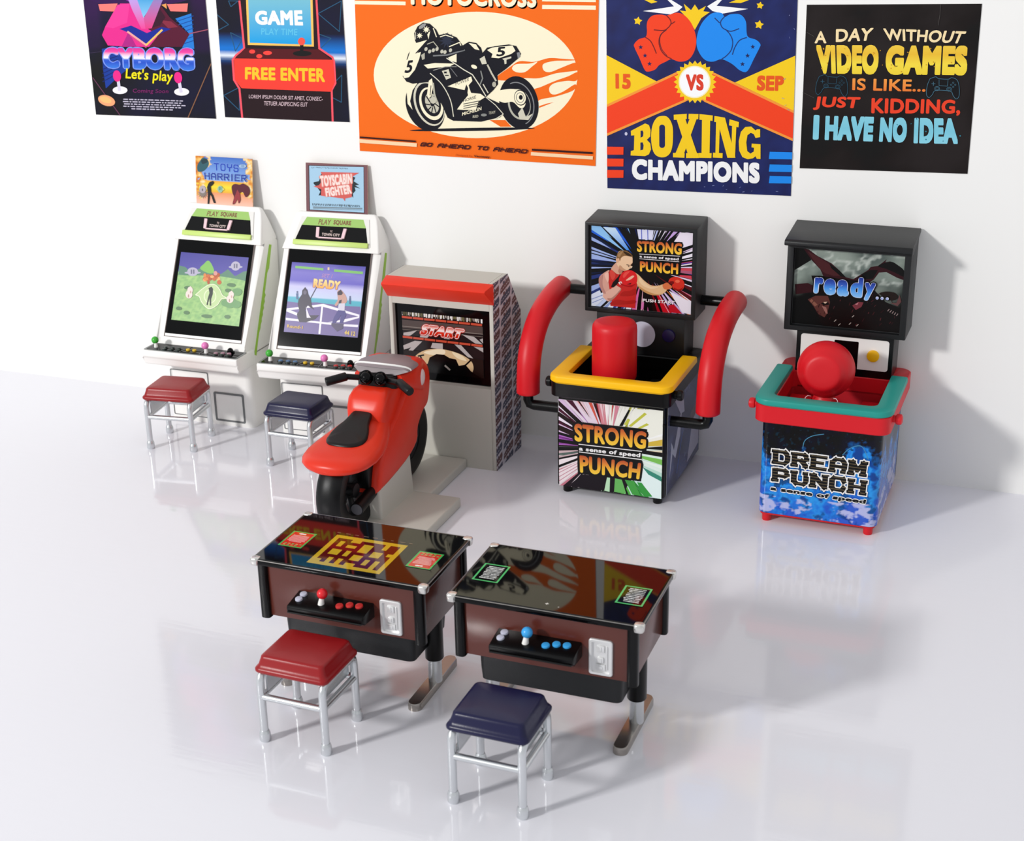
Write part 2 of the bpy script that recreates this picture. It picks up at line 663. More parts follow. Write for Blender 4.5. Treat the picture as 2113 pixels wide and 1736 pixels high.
        if isinstance(col, str):
            c = hexc(col)
            for k, f in enumerate(fs):
                s._add([s.M(pts[i]) for i in f], c, z + (k // nf) * 1.2e-5)
        else:
            st = [(v, hexc(c)) for v, c in col]
            for k in range(len(st) - 1):
                (v0, c0), (v1, c1) = st[k], st[k + 1]
                for kf, f in enumerate(fs):
                    pl = [vs[i] for i in f]
                    for lim, sg in ((v0, 1), (v1, -1)):
                        inp, pl = pl, []
                        for i in range(len(inp)):
                            a, b = inp[i - 1], inp[i]
                            da, db = sg * (a[1] - lim), sg * (b[1] - lim)
                            if (da >= 0) != (db >= 0):
                                tt = da / (da - db)
                                pl.append((a[0] + (b[0] - a[0]) * tt, a[1] + (b[1] - a[1]) * tt))
                            if db >= 0:
                                pl.append(b)
                        if len(pl) < 3:
                            break
                    if len(pl) < 3:
                        continue
                    cl = {}
                    pm = []
                    for p in pl:
                        mp = s.M(bil(q, *p))
                        tt = (p[1] - v0) / (v1 - v0)
                        cl[mp] = tuple(c0[i] + (c1[i] - c0[i]) * tt for i in range(3))
                        pm.append(mp)
                    s._add(pm, lambda p, cl=cl: cl.get(p) or cl[min(cl, key=lambda k_: (k_[0] - p[0]) ** 2 + (k_[1] - p[1]) ** 2)], z + (kf // nf) * 1.2e-5)

    def block(s, ch, q, wd, col, serif=0.0, outline=None, vf=1.0, stripes=None):
        """one block letter in quad q"""
        if ch not in STROKE:
            return
        passes = ([(wd + 2 * outline[0], outline[1], outline[0])] if outline else []) + [(wd, col, 0)]
        for w_, c, og in passes:
            vq = vf if not og else (wd * vf + 2 * og) / w_
            z = s._z()
            for k, st in enumerate(STROKE[ch]):
                s.line([bil(q, *p) for p in st], w_, c, z=z + k * 4e-5, square=True, vf=vq)
            if serif:
                for k, p in enumerate(SERIF.get(ch, [])):
                    hw = serif
                    s.line([bil(q, p[0] - hw, p[1]), bil(q, p[0] + hw, p[1])], w_ * 0.95, c, z=z + 1.2e-4 + k * 1.2e-5, square=True)
            s.layer += 3
        if stripes:
            m_ = (q[1][1] - q[0][1]) / (q[1][0] - q[0][0])
            y0 = q[0][1] - m_ * q[0][0] - wd
            y1 = q[3][1] - m_ * q[3][0] + wd
            n_ = stripes[0]
            bands = [(m_, y0 + (y1 - y0) * (j + .72) / n_, y0 + (y1 - y0) * (j + .95) / n_) for j in range(n_)]
            z = s._z()
            for k, st in enumerate(STROKE[ch]):
                s.line([bil(q, *p) for p in st], wd * .9, stripes[1], z=z + k * 4e-5, square=True, vf=vf * .92, bands=bands)
            s.layer += 2

    def blocks(s, word, q, wd, col, gap=0.35, serif=0.0, outline=None, vf=1.0, stripes=None):
        n = len(word)
        tot = sum((0.45 if c in 'I ' else 1) for c in word) + gap * (n - 1)
        x = 0
        for c in word:
            w_ = 0.45 if c in 'I ' else 1
            u0, u1 = x / tot, (x + w_) / tot
            s.block(c, [bil(q, u0, 1), bil(q, u1, 1), bil(q, u1, 0), bil(q, u0, 0)], wd, col, serif, outline, vf, stripes)
            x += w_ + gap

    def build(s, name, m, parent, O, U, V, N=None, thick=0.0, edge='#e8e8e8', label=None, quad=None, fn=None):
        """sheet origin O (lower left), unit axes U,V ; or quad = four 3-D corners TL,TR,BR,BL"""
        U, V = Vector(U), Vector(V)
        N = Vector(N).normalized() if N else U.cross(V).normalized()
        O = Vector(O)
        verts, faces, cols = [], [], []
        for (x, y, z) in s.V:
            if fn:
                verts.append(Vector(fn(x, y, z)))
            elif quad:
                p = bil(quad, x / s.w, y / s.h)
                verts.append(O + U * p[0] + V * p[1] + N * (z + thick))
            else:
                verts.append(O + U * x + V * y + N * (z + thick))
        faces = list(s.F)
        cols = list(s.C)
        if thick:
            cs = quad or [(0, s.h), (s.w, s.h), (s.w, 0), (0, 0)]
            i0 = len(verts)
            for zz in (0.0, thick):
                verts += [O + U * c[0] + V * c[1] + N * zz for c in cs]
            for k in range(4):
                k2 = (k + 1) % 4
                faces.append((i0 + k, i0 + 4 + k, i0 + 4 + k2, i0 + k2))
            faces.append((i0, i0 + 1, i0 + 2, i0 + 3))
            cols += [hexc(edge)] * 20
        me = bpy.data.meshes.new(name)
        me.from_pydata([tuple(v) for v in verts], [], faces)
        at = me.color_attributes.new('Col', 'FLOAT_COLOR', 'CORNER')
        flat = np.ones((len(cols), 4), np.float32)
        flat[:, :3] = np.clip(np.array(cols, np.float32) * 0.93 - 0.009, 0.002, 1)
        at.data.foreach_set('color', flat.ravel())
        me.materials.append(m)
        o = bpy.data.objects.new(name, me)
        COL.objects.link(o)
        if parent:
            o.parent = parent
        if label:
            o['label'] = label
        return o


def fbm(x, y, sd=0, sc=1.0, oc=4):
    return noise.fractal(Vector((x * sc, y * sc, sd)), 1.0, 2.0, oc)


def mix(a, b, t):
    a, b = hexc(a), hexc(b)
    t = min(1, max(0, t))
    return tuple(a[i] + (b[i] - a[i]) * t for i in range(3))


def ramp(stops, t):
    for (t0, c0), (t1, c1) in zip(stops, stops[1:]):
        if t <= t1:
            return mix(c0, c1, (t - t0) / (t1 - t0))
    return hexc(stops[-1][1])


# ------------------------------------------------------------------ the setting
bm = bmesh.new()
bx(bm, -11, 7, -13, 0.0, -0.06, 0.0)
fl = obj('floor', bm, surf_floor())
fl['kind'] = 'structure'
bm = bmesh.new()
bx(bm, -11, 7, 0.0, 0.08, -0.06, 6.0)
wl = obj('wall_back', bm, surf_wall())
wl['kind'] = 'structure'


# ------------------------------------------------------------------ stools
def make_stool(label, vinyl, seat_word):
    t = thing('stool', label, 'stool')
    bm = bmesh.new()
    R = [(.168, .142, .362, .02), (.186, .159, .366, .03), (.194, .167, .376, .033), (.194, .167, .386, .033), (.188, .161, .394, .03),
         (.182, .155, .398, .028), (.178, .151, .41, .028), (.170, .143, .435, .026), (.1675, .1405, .444, .025), (.162, .135, .450, .024), (.152, .125, .4525, .022), (.07, .06, .4545, .012)]
    loft(bm, [[(x, y, z) for x, y in rrect(0, 0, hw, hh, r, 4)] for hw, hh, z, r in R])
    obj('seat', bm, vinyl, t, ang=60)
    lx, ly, r = .1646, .1548, .0195
    for sx in (-1, 1):
        for sy in (-1, 1):
            bm = bmesh.new()
            tube(bm, [(sx * lx, sy * ly, .02), (sx * lx, sy * ly, .30), (sx * lx, sy * ly * .985, .325), (sx * lx, sy * ly * .93, .345), (sx * lx, sy * ly * .8, .357)], r)
            lg = obj('leg', bm, M_SILVER, t)
            bm = bmesh.new()
            lathe(bm, [(0, 0), (.024, 0), (.027, .005), (.027, .04), (.025, .048), (.0205, .058), (0, .058)], (sx * lx, sy * ly, 0), n=18)
            obj('foot_cap', bm, M_SILVER, lg)
        bm = bmesh.new()
        tube(bm, [(sx * lx, -ly * .82, .356), (sx * lx, ly * .82, .356)], r)
        # flat web plate under each side rail
        bx(bm, sx * lx - .004 - sx * .022, sx * lx + .004 - sx * .022, -ly + .02, ly - .02, .262, .35)
        obj('side_rail', bm, M_SILVER, t)
        bm = bmesh.new()
        tube(bm, [(sx * lx, -ly, .24), (sx * lx, ly, .24)], .0165)
        obj('stretcher', bm, M_SILVER, t)
    for sy in (-1, 1):
        bm = bmesh.new()
        tube(bm, [(-lx, sy * ly, .24), (lx, sy * ly, .24)], .0165)
        obj('stretcher', bm, M_SILVER, t)
    return t


for lab, m_, x, y, a in (
        ('dark red stool with silver legs in front of the leftmost white arcade cabinet', M_RSEAT, -3.7989, -.9071, .1353),
        ('navy blue stool with silver legs at the white cabinet showing two fighters', M_NSEAT, -2.803, -.9375, -.0047),
        ('dark red stool with silver legs at the table with the yellow maze', M_RSEAT, -1.1455, -3.9283, -.0231),
        ('navy blue stool with silver legs at the table with the blue joystick', M_NSEAT, -.1112, -4.0811, -.0189)):
    s_ = make_stool(lab, m_, '')
    s_.location = (x, y, 0)
    s_.rotation_euler = (0, 0, a)
    s_['group'] = 'square padded stools'


# ------------------------------------------------------------------ low arcade tables
def make_table(label, x, y, a, ballm, btnm, top_art):
    t = thing('arcade_table', label, 'arcade table', (x, y, 0), a, 'low arcade tables')
    HW, HD, Hh = .468, .287, .7169
    # top: rounded slab with a printed, polished face
    bm = bmesh.new()
    rings = []
    for dz, ins in ((-.034, .012), (-.031, .003), (-.024, 0), (-.008, 0), (-.002, .003), (0, .009)):
        rings.append([(px, py, Hh + dz) for px, py in rrect(0, 0, HW - ins, HD - ins, .02, 4)])
    loft(bm, rings)
    top = obj('tabletop', bm, M_GLOSSK, t)
    ar = Art(2 * HW - .022, 2 * HD - .022)
    top_art(ar)
    ar.build('top_print', M_GLASSTOP, top, (-HW + .011, -HD + .011, Hh), (1, 0, 0), (0, 1, 0))
    # thin metal edge strips along the long and short sides
    for sy in (-1, 1):
        bm = bmesh.new()
        tube(bm, [(-HW + .03, sy * (HD - .001), Hh - .004), (HW - .03, sy * (HD - .001), Hh - .003)], .0026, 8)
        obj('edge_strip', bm, mat('dull_edge_metal', '#8d8a86', .3, metal=.8), t)
    for sx in (-1, 1):
        bm = bmesh.new()
        tube(bm, [(sx * (HW - .001), -HD + .03, Hh - .004), (sx * (HW - .001), HD - .03, Hh - .003)], .0026, 8)
        obj('edge_strip', bm, mat('dull_edge_metal', '#8d8a86', .3, metal=.8), t)
    for sx in (-1, 1):
        for sy in (-1, 1):
            bm = bmesh.new()
            rings = []
            for dz, ex in ((-.037, -.004), (-.034, .003), (-.02, .005), (-.004, .005), (.001, .002), (.003, -.004)):
                rings.append([(px, py, Hh + dz) for px, py in rrect(sx * (HW - .017), sy * (HD - .017), .019 + ex, .019 + ex, .014, 4)])
            loft(bm, rings)
            obj('corner_cap', bm, M_CHROME, t)
    # cabinet body under the top
    bm = bmesh.new()
    bx(bm, -.425, .425, -.258, .258, .402, Hh - .034, .004)
    obj('body', bm, M_BROWN, t)
    for sx in (-1, 1):
        for sy in (-1, 1):
            bm = bmesh.new()
            loft(bm, [[(px, py, z) for px, py in rrect(sx * .42, sy * .253, .026, .026, .018, 4)] for z in (.392, .688)])
            obj('corner_post', bm, M_BLACK, t)
    # deep black box below
    bm = bmesh.new()
    loft(bm, [[(px, py, z) for px, py in rrect(0, 0, hw, hd, .03, 5)] for z, hw, hd in ((.236, .34, .19), (.242, .348, .198), (.30, .352, .202), (.405, .355, .205))])
    obj('lower_box', bm, M_BLACKS, t)
    for sx in (-1, 1):
        bm = bmesh.new()
        lathe(bm, [(0, .165), (.044, .165), (.047, .17), (.047, .41), (0, .41)], (sx * .368, .0, 0), n=24)
        slv = obj('leg_sleeve', bm, M_BLACK, t)
        bm = bmesh.new()
        lathe(bm, [(0, .035), (.035, .035), (.035, .17), (0, .17)], (sx * .368, 0, 0), n=24)
        obj('leg', bm, M_SILVER, t)
        bm = bmesh.new()
        pr = rrect(sx * .356, -.005, .036, .25, .034, 6)
        loft(bm, [[(px, py, z) for px, py in pr] for z in (0, .032)] + [[(sx * .356 + (px - sx * .356) * .88, py * .99, .04) for px, py in pr]])
        obj('foot_bar', bm, M_STEEL, t)
    # control shelf on the front
    bm = bmesh.new()
    prism(bm, [(-.25, .49), (-.36, .50), (-.385, .515), (-.388, .542), (-.382, .549), (-.25, .570)], 'x', -.228, .18, .006)
    cp = obj('control_panel', bm, M_BLACK, t)
    nrm = Vector((0, -.16, 1)).normalized()
    zt = lambda yy: .549 + (yy + .382) * .159

    def btn(px, py, r, m_, nm='button', h=.012):
        b_ = bmesh.new()
        disc(b_, (px, py, zt(py) - .002), r, h, nrm)
        obj(nm, b_, m_, cp)
    btn(-.187, -.284, .0185, M_LGREY)
    btn(-.191, -.325, .0185, M_LGREY)
    for px, py in ((.029, -.325), (.074, -.305), (.123, -.301)):
        btn(px, py, .0195, btnm)
    jx, jy = -.069, -.328
    b_ = bmesh.new()
    tube(b_, [(jx, jy, zt(jy) - .004), (jx + .003, jy - .0, .575), (jx + .008, jy + .004, .605)], [.017, .0135, .010], 12)
    obj('joystick_shaft', b_, M_WHITE, cp)
    b_ = bmesh.new()
    ball(b_, (jx + .008, jy + .004, .611), .0265)
    obj('joystick_ball', b_, ballm, cp)
    # raised lip across the shelf front
    b_ = bmesh.new()
    tube(b_, [(-.222, -.388, .517), (.174, -.388, .517)], .005, 8)
    obj('front_lip', b_, M_BLACK, cp)
    # coin door
    b_ = bmesh.new()
    cx, cz = .271, .511
    hw, hh = .056, .091
    O_ = rrect(cx, cz, hw, hh, .012, 3)
    I_ = rrect(cx, cz, hw - .014, hh - .014, .005, 3)
    P_ = lambda L, yy: [(px, yy, pz) for px, pz in L]
    loft(b_, [P_(O_, -.255), P_(O_, -.268), P_(rrect(cx, cz, hw - .004, hh - .004, .01, 3), -.272), P_(I_, -.272), P_(I_, -.262)])
    bx(b_, cx - .018, cx + .018, -.27, -.262, cz + .028, cz + .062, .003)
    bx(b_, cx - .005, cx + .005, -.274, -.262, cz + .033, cz + .057, .002)
    bx(b_, cx - .014, cx + .014, -.272, -.262, cz - .026, cz + .002, .004)
    bx(b_, cx - .003, cx + .006, -.276, -.262, cz - .024, cz - .002, .002)
    bx(b_, cx - .022, cx + .022, -.27, -.262, cz - .066, cz - .034, .003)
    bx(b_, cx - .010, cx + .010, -.274, -.262, cz - .060, cz - .042, .003)
    bx(b_, cx + .024, cx + .032, -.268, -.262, cz - .06, cz + .06, .002)
    obj('coin_door', b_, M_COIN, t, label='silver coin door with slots')
    return t


def label_card(ar, x0, y0, w, h, flip, dark):
    """instruction card on the table glass"""
    ar.rect(x0, y0, x0 + w, y0 + h, '#48b35c' if not dark else '#63c97a')
    ar.rect(x0 + .009, y0 + .009, x0 + w - .009, y0 + h - .009, '#d8382f' if not dark else '#0e1210')
    rnd = random.Random(5 + flip)
    Y = (lambda v: y0 + h * v) if not flip else (lambda v: y0 + h * (1 - v))
    if not dark:
        ar.ell((x0 + w * .42, Y(.87)), .014, .007, '#f4e6e2')
        ar.ell((x0 + w * .56, Y(.86)), .009, .006, '#f4e6e2')
        for i in range(7):
            v = .74 - i * .065
            l = rnd.uniform(.25, .37)
            ar.line([(x0 + w * (.5 - l), Y(v)), (x0 + w * (.5 + l), Y(v))], .0075, '#f0a8a4')
        for i in range(9):
            v = .22 - (i // 5) * .09
            u = .16 + (i % 5) * .16
            ar.rect(x0 + w * u, min(Y(v), Y(v - .05)), x0 + w * (u + .1), max(Y(v), Y(v - .05)), '#d9b26a' if i % 2 else '#7fb069')
    else:
        for i in range(9):
            v = .84 - i * .085
            x = .2 + rnd.uniform(0, .08)
            while x < .78:
                l = rnd.uniform(.05, .16)
                ar.line([(x0 + w * x, Y(v)), (x0 + w * min(.82, x + l), Y(v + rnd.uniform(-.01, .01)))], .0085, rnd.choice(['#d6d6d4', '#b9bab8', '#e8e8e6']))
                x += l + rnd.uniform(.02, .05)


def art_maze(ar):
    w, h = ar.w, ar.h
    X = lambda v: v + w / 2
    Y = lambda v: v + h / 2
    ar.bg('#0a0809')
    ar.poly([(X(-.25), Y(.135)), (X(.25), Y(.135)), (X(.25), Y(-.255)), (X(-.25), Y(-.255))], '#1a0b0c')
    c = '#c9a62e'
    x0, x1, y0, y1 = X(-.188), X(.205), Y(-.234), Y(.092)
    nx, ny = 15, 11
    cw, ch = (x1 - x0) / nx, (y1 - y0) / ny
    pat = ['###############',
           '#...##.....#..#',
           '#.#....##..#..#',
           '#.#.##.##.....#',
           '#......##.##.##',
           '#.##.#....##..#',
           '#.##.#.##.....#',
           '#......##.#.#.#',
           '#..#.#....#.#.#',
           '##.#.#.##...#.#',
           '###############']
    rnd = random.Random(3)
    ar.rect(x0, y0, x1, y1, '#5a1612')
    z = ar._z()
    for j, row in enumerate(pat):
        i = 0
        while i < nx:
            if row[i] == '#':
                k = i
                while k < nx and row[k] == '#':
                    k += 1
                yy = y1 - (j + 1) * ch
                ar._add([(x0 + i * cw, yy), (x0 + k * cw, yy), (x0 + k * cw, yy + ch), (x0 + i * cw, yy + ch)], hexc(c), z)
                i = k
            else:
                i += 1
    # faint score line above the maze
    for k in range(9):
        ar.rect(X(-.2 + k * .05), Y(.112), X(-.2 + k * .05 + rnd.uniform(.015, .035)), Y(.12), '#6f5a4a')
    label_card(ar, X(-.417), Y(-.111), .131, .172, 0, False)
    label_card(ar, X(.287), Y(-.117), .131, .172, 1, False)


def art_dark(ar):
    w, h = ar.w, ar.h
    X = lambda v: v + w / 2
    Y = lambda v: v + h / 2
    ar.bg('#0a0809')
    ar.rect(X(-.21), Y(-.26), X(.23), Y(.15), '#120c0c')
    for px, py, r in ((-.0, -.222, .011), (.06, -.236, .005)):
        ar.star((X(px), Y(py)), r, r * .45, 4, '#d8d4cc')
    label_card(ar, X(-.419), Y(-.108), .131, .178, 0, True)
    label_card(ar, X(.289), Y(-.115), .131, .178, 1, True)


make_table('low arcade table with a yellow maze on its glass top and a red joystick', -1.1059, -3.3676, -.0074, M_RBALL, M_RB, art_maze)
make_table('low arcade table with a plain dark glass top and a blue joystick', -.0466, -3.4017, -.003, M_BBALL, M_BBALL, art_dark)


# ------------------------------------------------------------------ white upright cabinets
ZC4 = [(620, 320), 8.265]   # reading frame of the marquee tracing


def marquee_art(ar):
    """sloped head face: green name band, black hood band, lime ledge"""
    w, h = ar.w, ar.h
    V = lambda z: (z - 1.352) / (1.523 - 1.352) * h
    X = lambda x: x + w / 2
    ar.bg('#f3f1ec')
    ar.poly([(X(-.262), V(1.521)), (X(.262), V(1.521)), (X(.285), V(1.468)), (X(-.285), V(1.468))], '#a9d178')
    ar.poly([(X(-.285), V(1.469)), (X(.285), V(1.469)), (X(.30), V(1.354)), (X(-.30), V(1.354))], '#151310')
    ar.text('PLAY', [(X(-.142), V(1.510)), (X(-.032), V(1.510)), (X(-.032), V(1.477)), (X(-.142), V(1.477))], '#8d6450', .02)
    ar.text('SQUARE', [(X(-.008), V(1.510)), (X(.152), V(1.510)), (X(.152), V(1.477)), (X(-.008), V(1.477))], '#8d6450', .045)


def make_candy(label, x, y, a, btns, screen_art, topper):
    t = thing('arcade_cabinet', label, 'arcade cabinet', (x, y, 0), a, 'white upright arcade cabinets')
    # base
    bm = bmesh.new()
    loft(bm, [[(px, py, z) for px, py in rrect(0, .235, hw, .235 + (hw - .348), .05, 5)] for z, hw in ((0, .352), (.008, .356), (.05, .354), (.30, .35), (.55, .348))])
    obj('base', bm, M_WHITE, t)
    # service door and coin door outlines on the base front
    bm = bmesh.new()
    A_ = rrect(-.163, .22, .161, .18, .01, 3)
    B_ = rrect(-.163, .22, .155, .174, .008, 3)
    loft(bm, [[(p[0], -.004, p[1]) for p in A_], [(p[0], -.007, p[1]) for p in A_], [(p[0], -.007, p[1]) for p in B_], [(p[0], -.004, p[1]) for p in B_]], (False, False), True)
    obj('service_door', bm, M_DGREY, t)
    bm = bmesh.new()
    for o_, i_, m0 in ((.126, .117, 0),):
        A_ = rrect(.160, .145, .126, .113, .012, 3)
        B_ = rrect(.160, .145, .112, .099, .009, 3)
        loft(bm, [[(p[0], -.003, p[1]) for p in A_], [(p[0], -.009, p[1]) for p in A_], [(p[0], -.009, p[1]) for p in B_], [(p[0], -.003, p[1]) for p in B_]], (False, False), True)
    obj('coin_door_frame', bm, M_DGREY, t)
    # body: screen column leaning back
    bm = bmesh.new()
    prof = [(-.10, .56), (-.045, .635), (.302, 1.352), (.50, 1.352), (.505, 1.30), (.49, .56)]
    prism(bm, prof, 'x', -.372, .372, .032, 4)
    obj('screen_column', bm, M_WHITE, t)
    # head
    bm = bmesh.new()
    rings = []
    for yy0, yy1, z, hw, r in ((.268, .506, 1.318, .372, .012), (.2855, .505, 1.345, .366, .012), (.3575, .475, 1.455, .338, .012), (.40, .455, 1.52, .318, .012), (.413, .448, 1.545, .305, .01), (.422, .44, 1.555, .29, .006)):
        rings.append([(px, py, z) for px, py in rrect(0, (yy0 + yy1) / 2, hw, (yy1 - yy0) / 2, min(r, (yy1 - yy0) / 2 - .001), 5)])
    loft(bm, rings)
    hd = obj('head', bm, M_WHITE, t)
    sl = Vector((0, .097, .148)).normalized()
    ln = math.hypot(.402 - .290, .171)
    ar = Art(.63, ln)
    marquee_art(ar)
    ar.V = [v for v in ar.V]
    # trapezoid marquee inset: narrower at the top
    ar2q = [(.055, ln), (.575, ln), (.615, 0), (.015, 0)]
    off = Vector((0, -.148, .097)).normalized() * .002
    nrm = off.normalized() * .011
    ar.build('marquee', M_GPRINT, t, Vector((-.315, .290, 1.352)) + off, (1, 0, 0), (0, (.402 - .290) / ln, .171 / ln), quad=ar2q, thick=.003, edge='#f3f1ec')
    # lime ledge across the bottom of the hood
    bm = bmesh.new()
    prism(bm, [(.268, 1.352), (.283, 1.386), (.30, 1.38), (.29, 1.348)], 'x', -.285, .285, .003)
    obj('lime_ledge', bm, mat('lime_print', '#c3dc74', .4), t)
    # pink bracket sign inside the hood
    bm = bmesh.new()
    P = lambda x_, s_: Vector((x_, .290, 1.352)) + sl * s_ + nrm * .5
    for sx in (-1, 1):
        q = [P(-.01 + sx * .085, .048), P(-.01 + sx * .108, .052), P(-.01 + sx * .116, .125), P(-.01 + sx * .093, .125)]
        loft(bm, [[p for p in q], [p + nrm * 1.1 for p in q]])
    q = [P(-.102, .045), P(.082, .045), P(.080, .054), P(-.10, .054)]
    loft(bm, [q, [p + nrm * 1.1 for p in q]])
    obj('sign_bracket', bm, M_PINKW, t)
    a3 = Art(.18, .066)
    a3.bg('#17110f')
    a3.text('TC', (.08, .054, .10, .040), '#d8c0b8', .03)
    a3.text('TOWN CITY', (.022, .033, .160, .012), '#e3cfc8', .03)
    a3.build('hood_sign', M_GPRINT, t, P(-.10, .054) + nrm * .2, (1, 0, 0), sl, thick=.002)
    # screen bezel and picture
    N2 = Vector((0, -.661, .312)).normalized()
    vdir = Vector((0, .312, .661)).normalized()
    L = math.hypot(.312, .661)
    O = Vector((0, -.026, .66))
    bm = bmesh.new()
    rw = .322
    pts = [O + Vector((-rw, 0, 0)), O + Vector((rw, 0, 0)), O + Vector((rw - .006, 0, 0)) + vdir * L, O + Vector((-rw + .006, 0, 0)) + vdir * L]
    loft(bm, [[p + N2 * -.012 for p in pts], [p + N2 * .006 for p in pts]])
    bz = obj('screen_bezel', bm, M_GLOSSK, t)
    # clear acrylic lip left and below the bezel
    bm = bmesh.new()
    tube(bm, [pts[3] + N2 * .007, pts[0] + N2 * .007, pts[1] + N2 * .007, pts[2] + N2 * .007], .0045, 8)
    obj('bezel_lip', bm, mat('smoked_acrylic_edge', '#7c706c', .12), bz)
    s0 = (.7715 - .66) / .661 * L
    s1 = (1.2265 - .66) / .661 * L
    ar = screen_art(.566, s1 - s0)
    ar.build('screen', M_SCR, t, O + Vector((-.283, 0, 0)) + vdir * s0 + N2 * .0065, (1, 0, 0), vdir)
    # control panel
    bm = bmesh.new()
    prism(bm, [(-.228, .607), (-.229, .562), (-.220, .554), (-.214, .508), (-.205, .497), (.03, .497), (.03, .611), (-.215, .611)], 'x', -.392, .392, .009, 3)
    cp = obj('control_panel', bm, M_WHITE, t)
    bm = bmesh.new()
    loft(bm, [[(px, py, z) for px, py in rrect(0, -.141, .386, .077, .012, 3)] for z in (.608, .6135)])
    obj('panel_rim', bm, mat('grey_panel_rim', '#7f8180', .3), cp)
    bm = bmesh.new()
    loft(bm, [[(px, py, z) for px, py in rrect(0, -.141, .368, .066, .008, 3)] for z in (.61, .6155)])
    obj('panel_plate', bm, M_GLOSSK, cp)
    for pth in ([(-.09, -.205, .617), (-.06, -.08, .617)], [(.075, -.205, .617), (.065, -.08, .617)]):
        bm = bmesh.new()
        tube(bm, pth, .003, 6)
        obj('panel_divider', bm, mat('grey_panel_rim', '#7f8180', .3), cp)
    for jx, jy, m_ in ((-.315, -.158, M_GBALL), (.108, -.165, M_PBALL)):
        bm = bmesh.new()
        tube(bm, [(jx, jy, .612), (jx, jy, .638), (jx - .006, jy + .004, .66)], [.016, .012, .011], 10)
        obj('joystick_shaft', bm, M_WHITE, cp)
        bm = bmesh.new()
        ball(bm, (jx - .006, jy + .004, .668), .0265, 18, 10)
        obj('joystick_ball', bm, m_, cp)

    def btn(px, py, m_, r=.016):
        b_ = bmesh.new()
        disc(b_, (px, py, .614), r, .013, n=16)
        obj('button', b_, m_, cp)
    for (px, py) in ((-.236, -.157), (-.18, -.153), (-.125, -.154)):
        btn(px, py, btns[0])
        btn(px + .012, py - .037, M_KB)
    for (px, py) in ((-.05, -.152), (.002, -.151)):
        btn(px, py, M_YB, .015)
    for (px, py) in ((.188, -.165), (.236, -.15), (.286, -.148)):
        btn(px, py, btns[1])
        btn(px + .012, py - .037, M_KB)
    b_ = bmesh.new()
    ball(b_, (.272, -.105, .628), .022, 14, 8)
    bx(b_, .25, .30, -.115, -.09, .612, .628, .004)
    obj('panel_knob', b_, M_GLOSSK, cp)
    # green side trims with a leafy rear edge
    for sx in (-1, 1):
        bm = bmesh.new()
        front = [(.050, .56), (.385, 1.297)]
        pts = [(.050, .56), (.385, 1.297), (.412, 1.288), (.352, 1.128), (.338, 1.118)]
        rear = []
        for k in range(22):
            f = k / 21
            z = 1.10 - f * .46
            yb = .05 + (z - .56) / (1.297 - .56) * .335
            rear.append((yb + .024 + (.012 + .012 * (k % 2)) * math.sin(PI * min(1, f * 1.15)) ** .5 * (1 if f > .3 else .25), z))
        pts += rear + [(.075, .545)]
        prism(bm, pts, 'x', sx * .371, sx * .376)
        obj('side_trim', bm, M_GREEN, t)
    # back top sign card
    topper(t)
    return t


def card(parent, fn, hw=.236, z0=1.548, z1=1.896, y0=.430, y1=.474):
    L = math.hypot(z1 - z0, y1 - y0)
    v = Vector((0, (y1 - y0) / L, (z1 - z0) / L))
    ar = fn(2 * hw, L)
    n = Vector((0, -v.z, v.y))
    ar.build('topper_sign', M_PRINT, parent, Vector((-hw, y0, z0)) - n * .010, (1, 0, 0), v, thick=.010, edge='#c8a890')


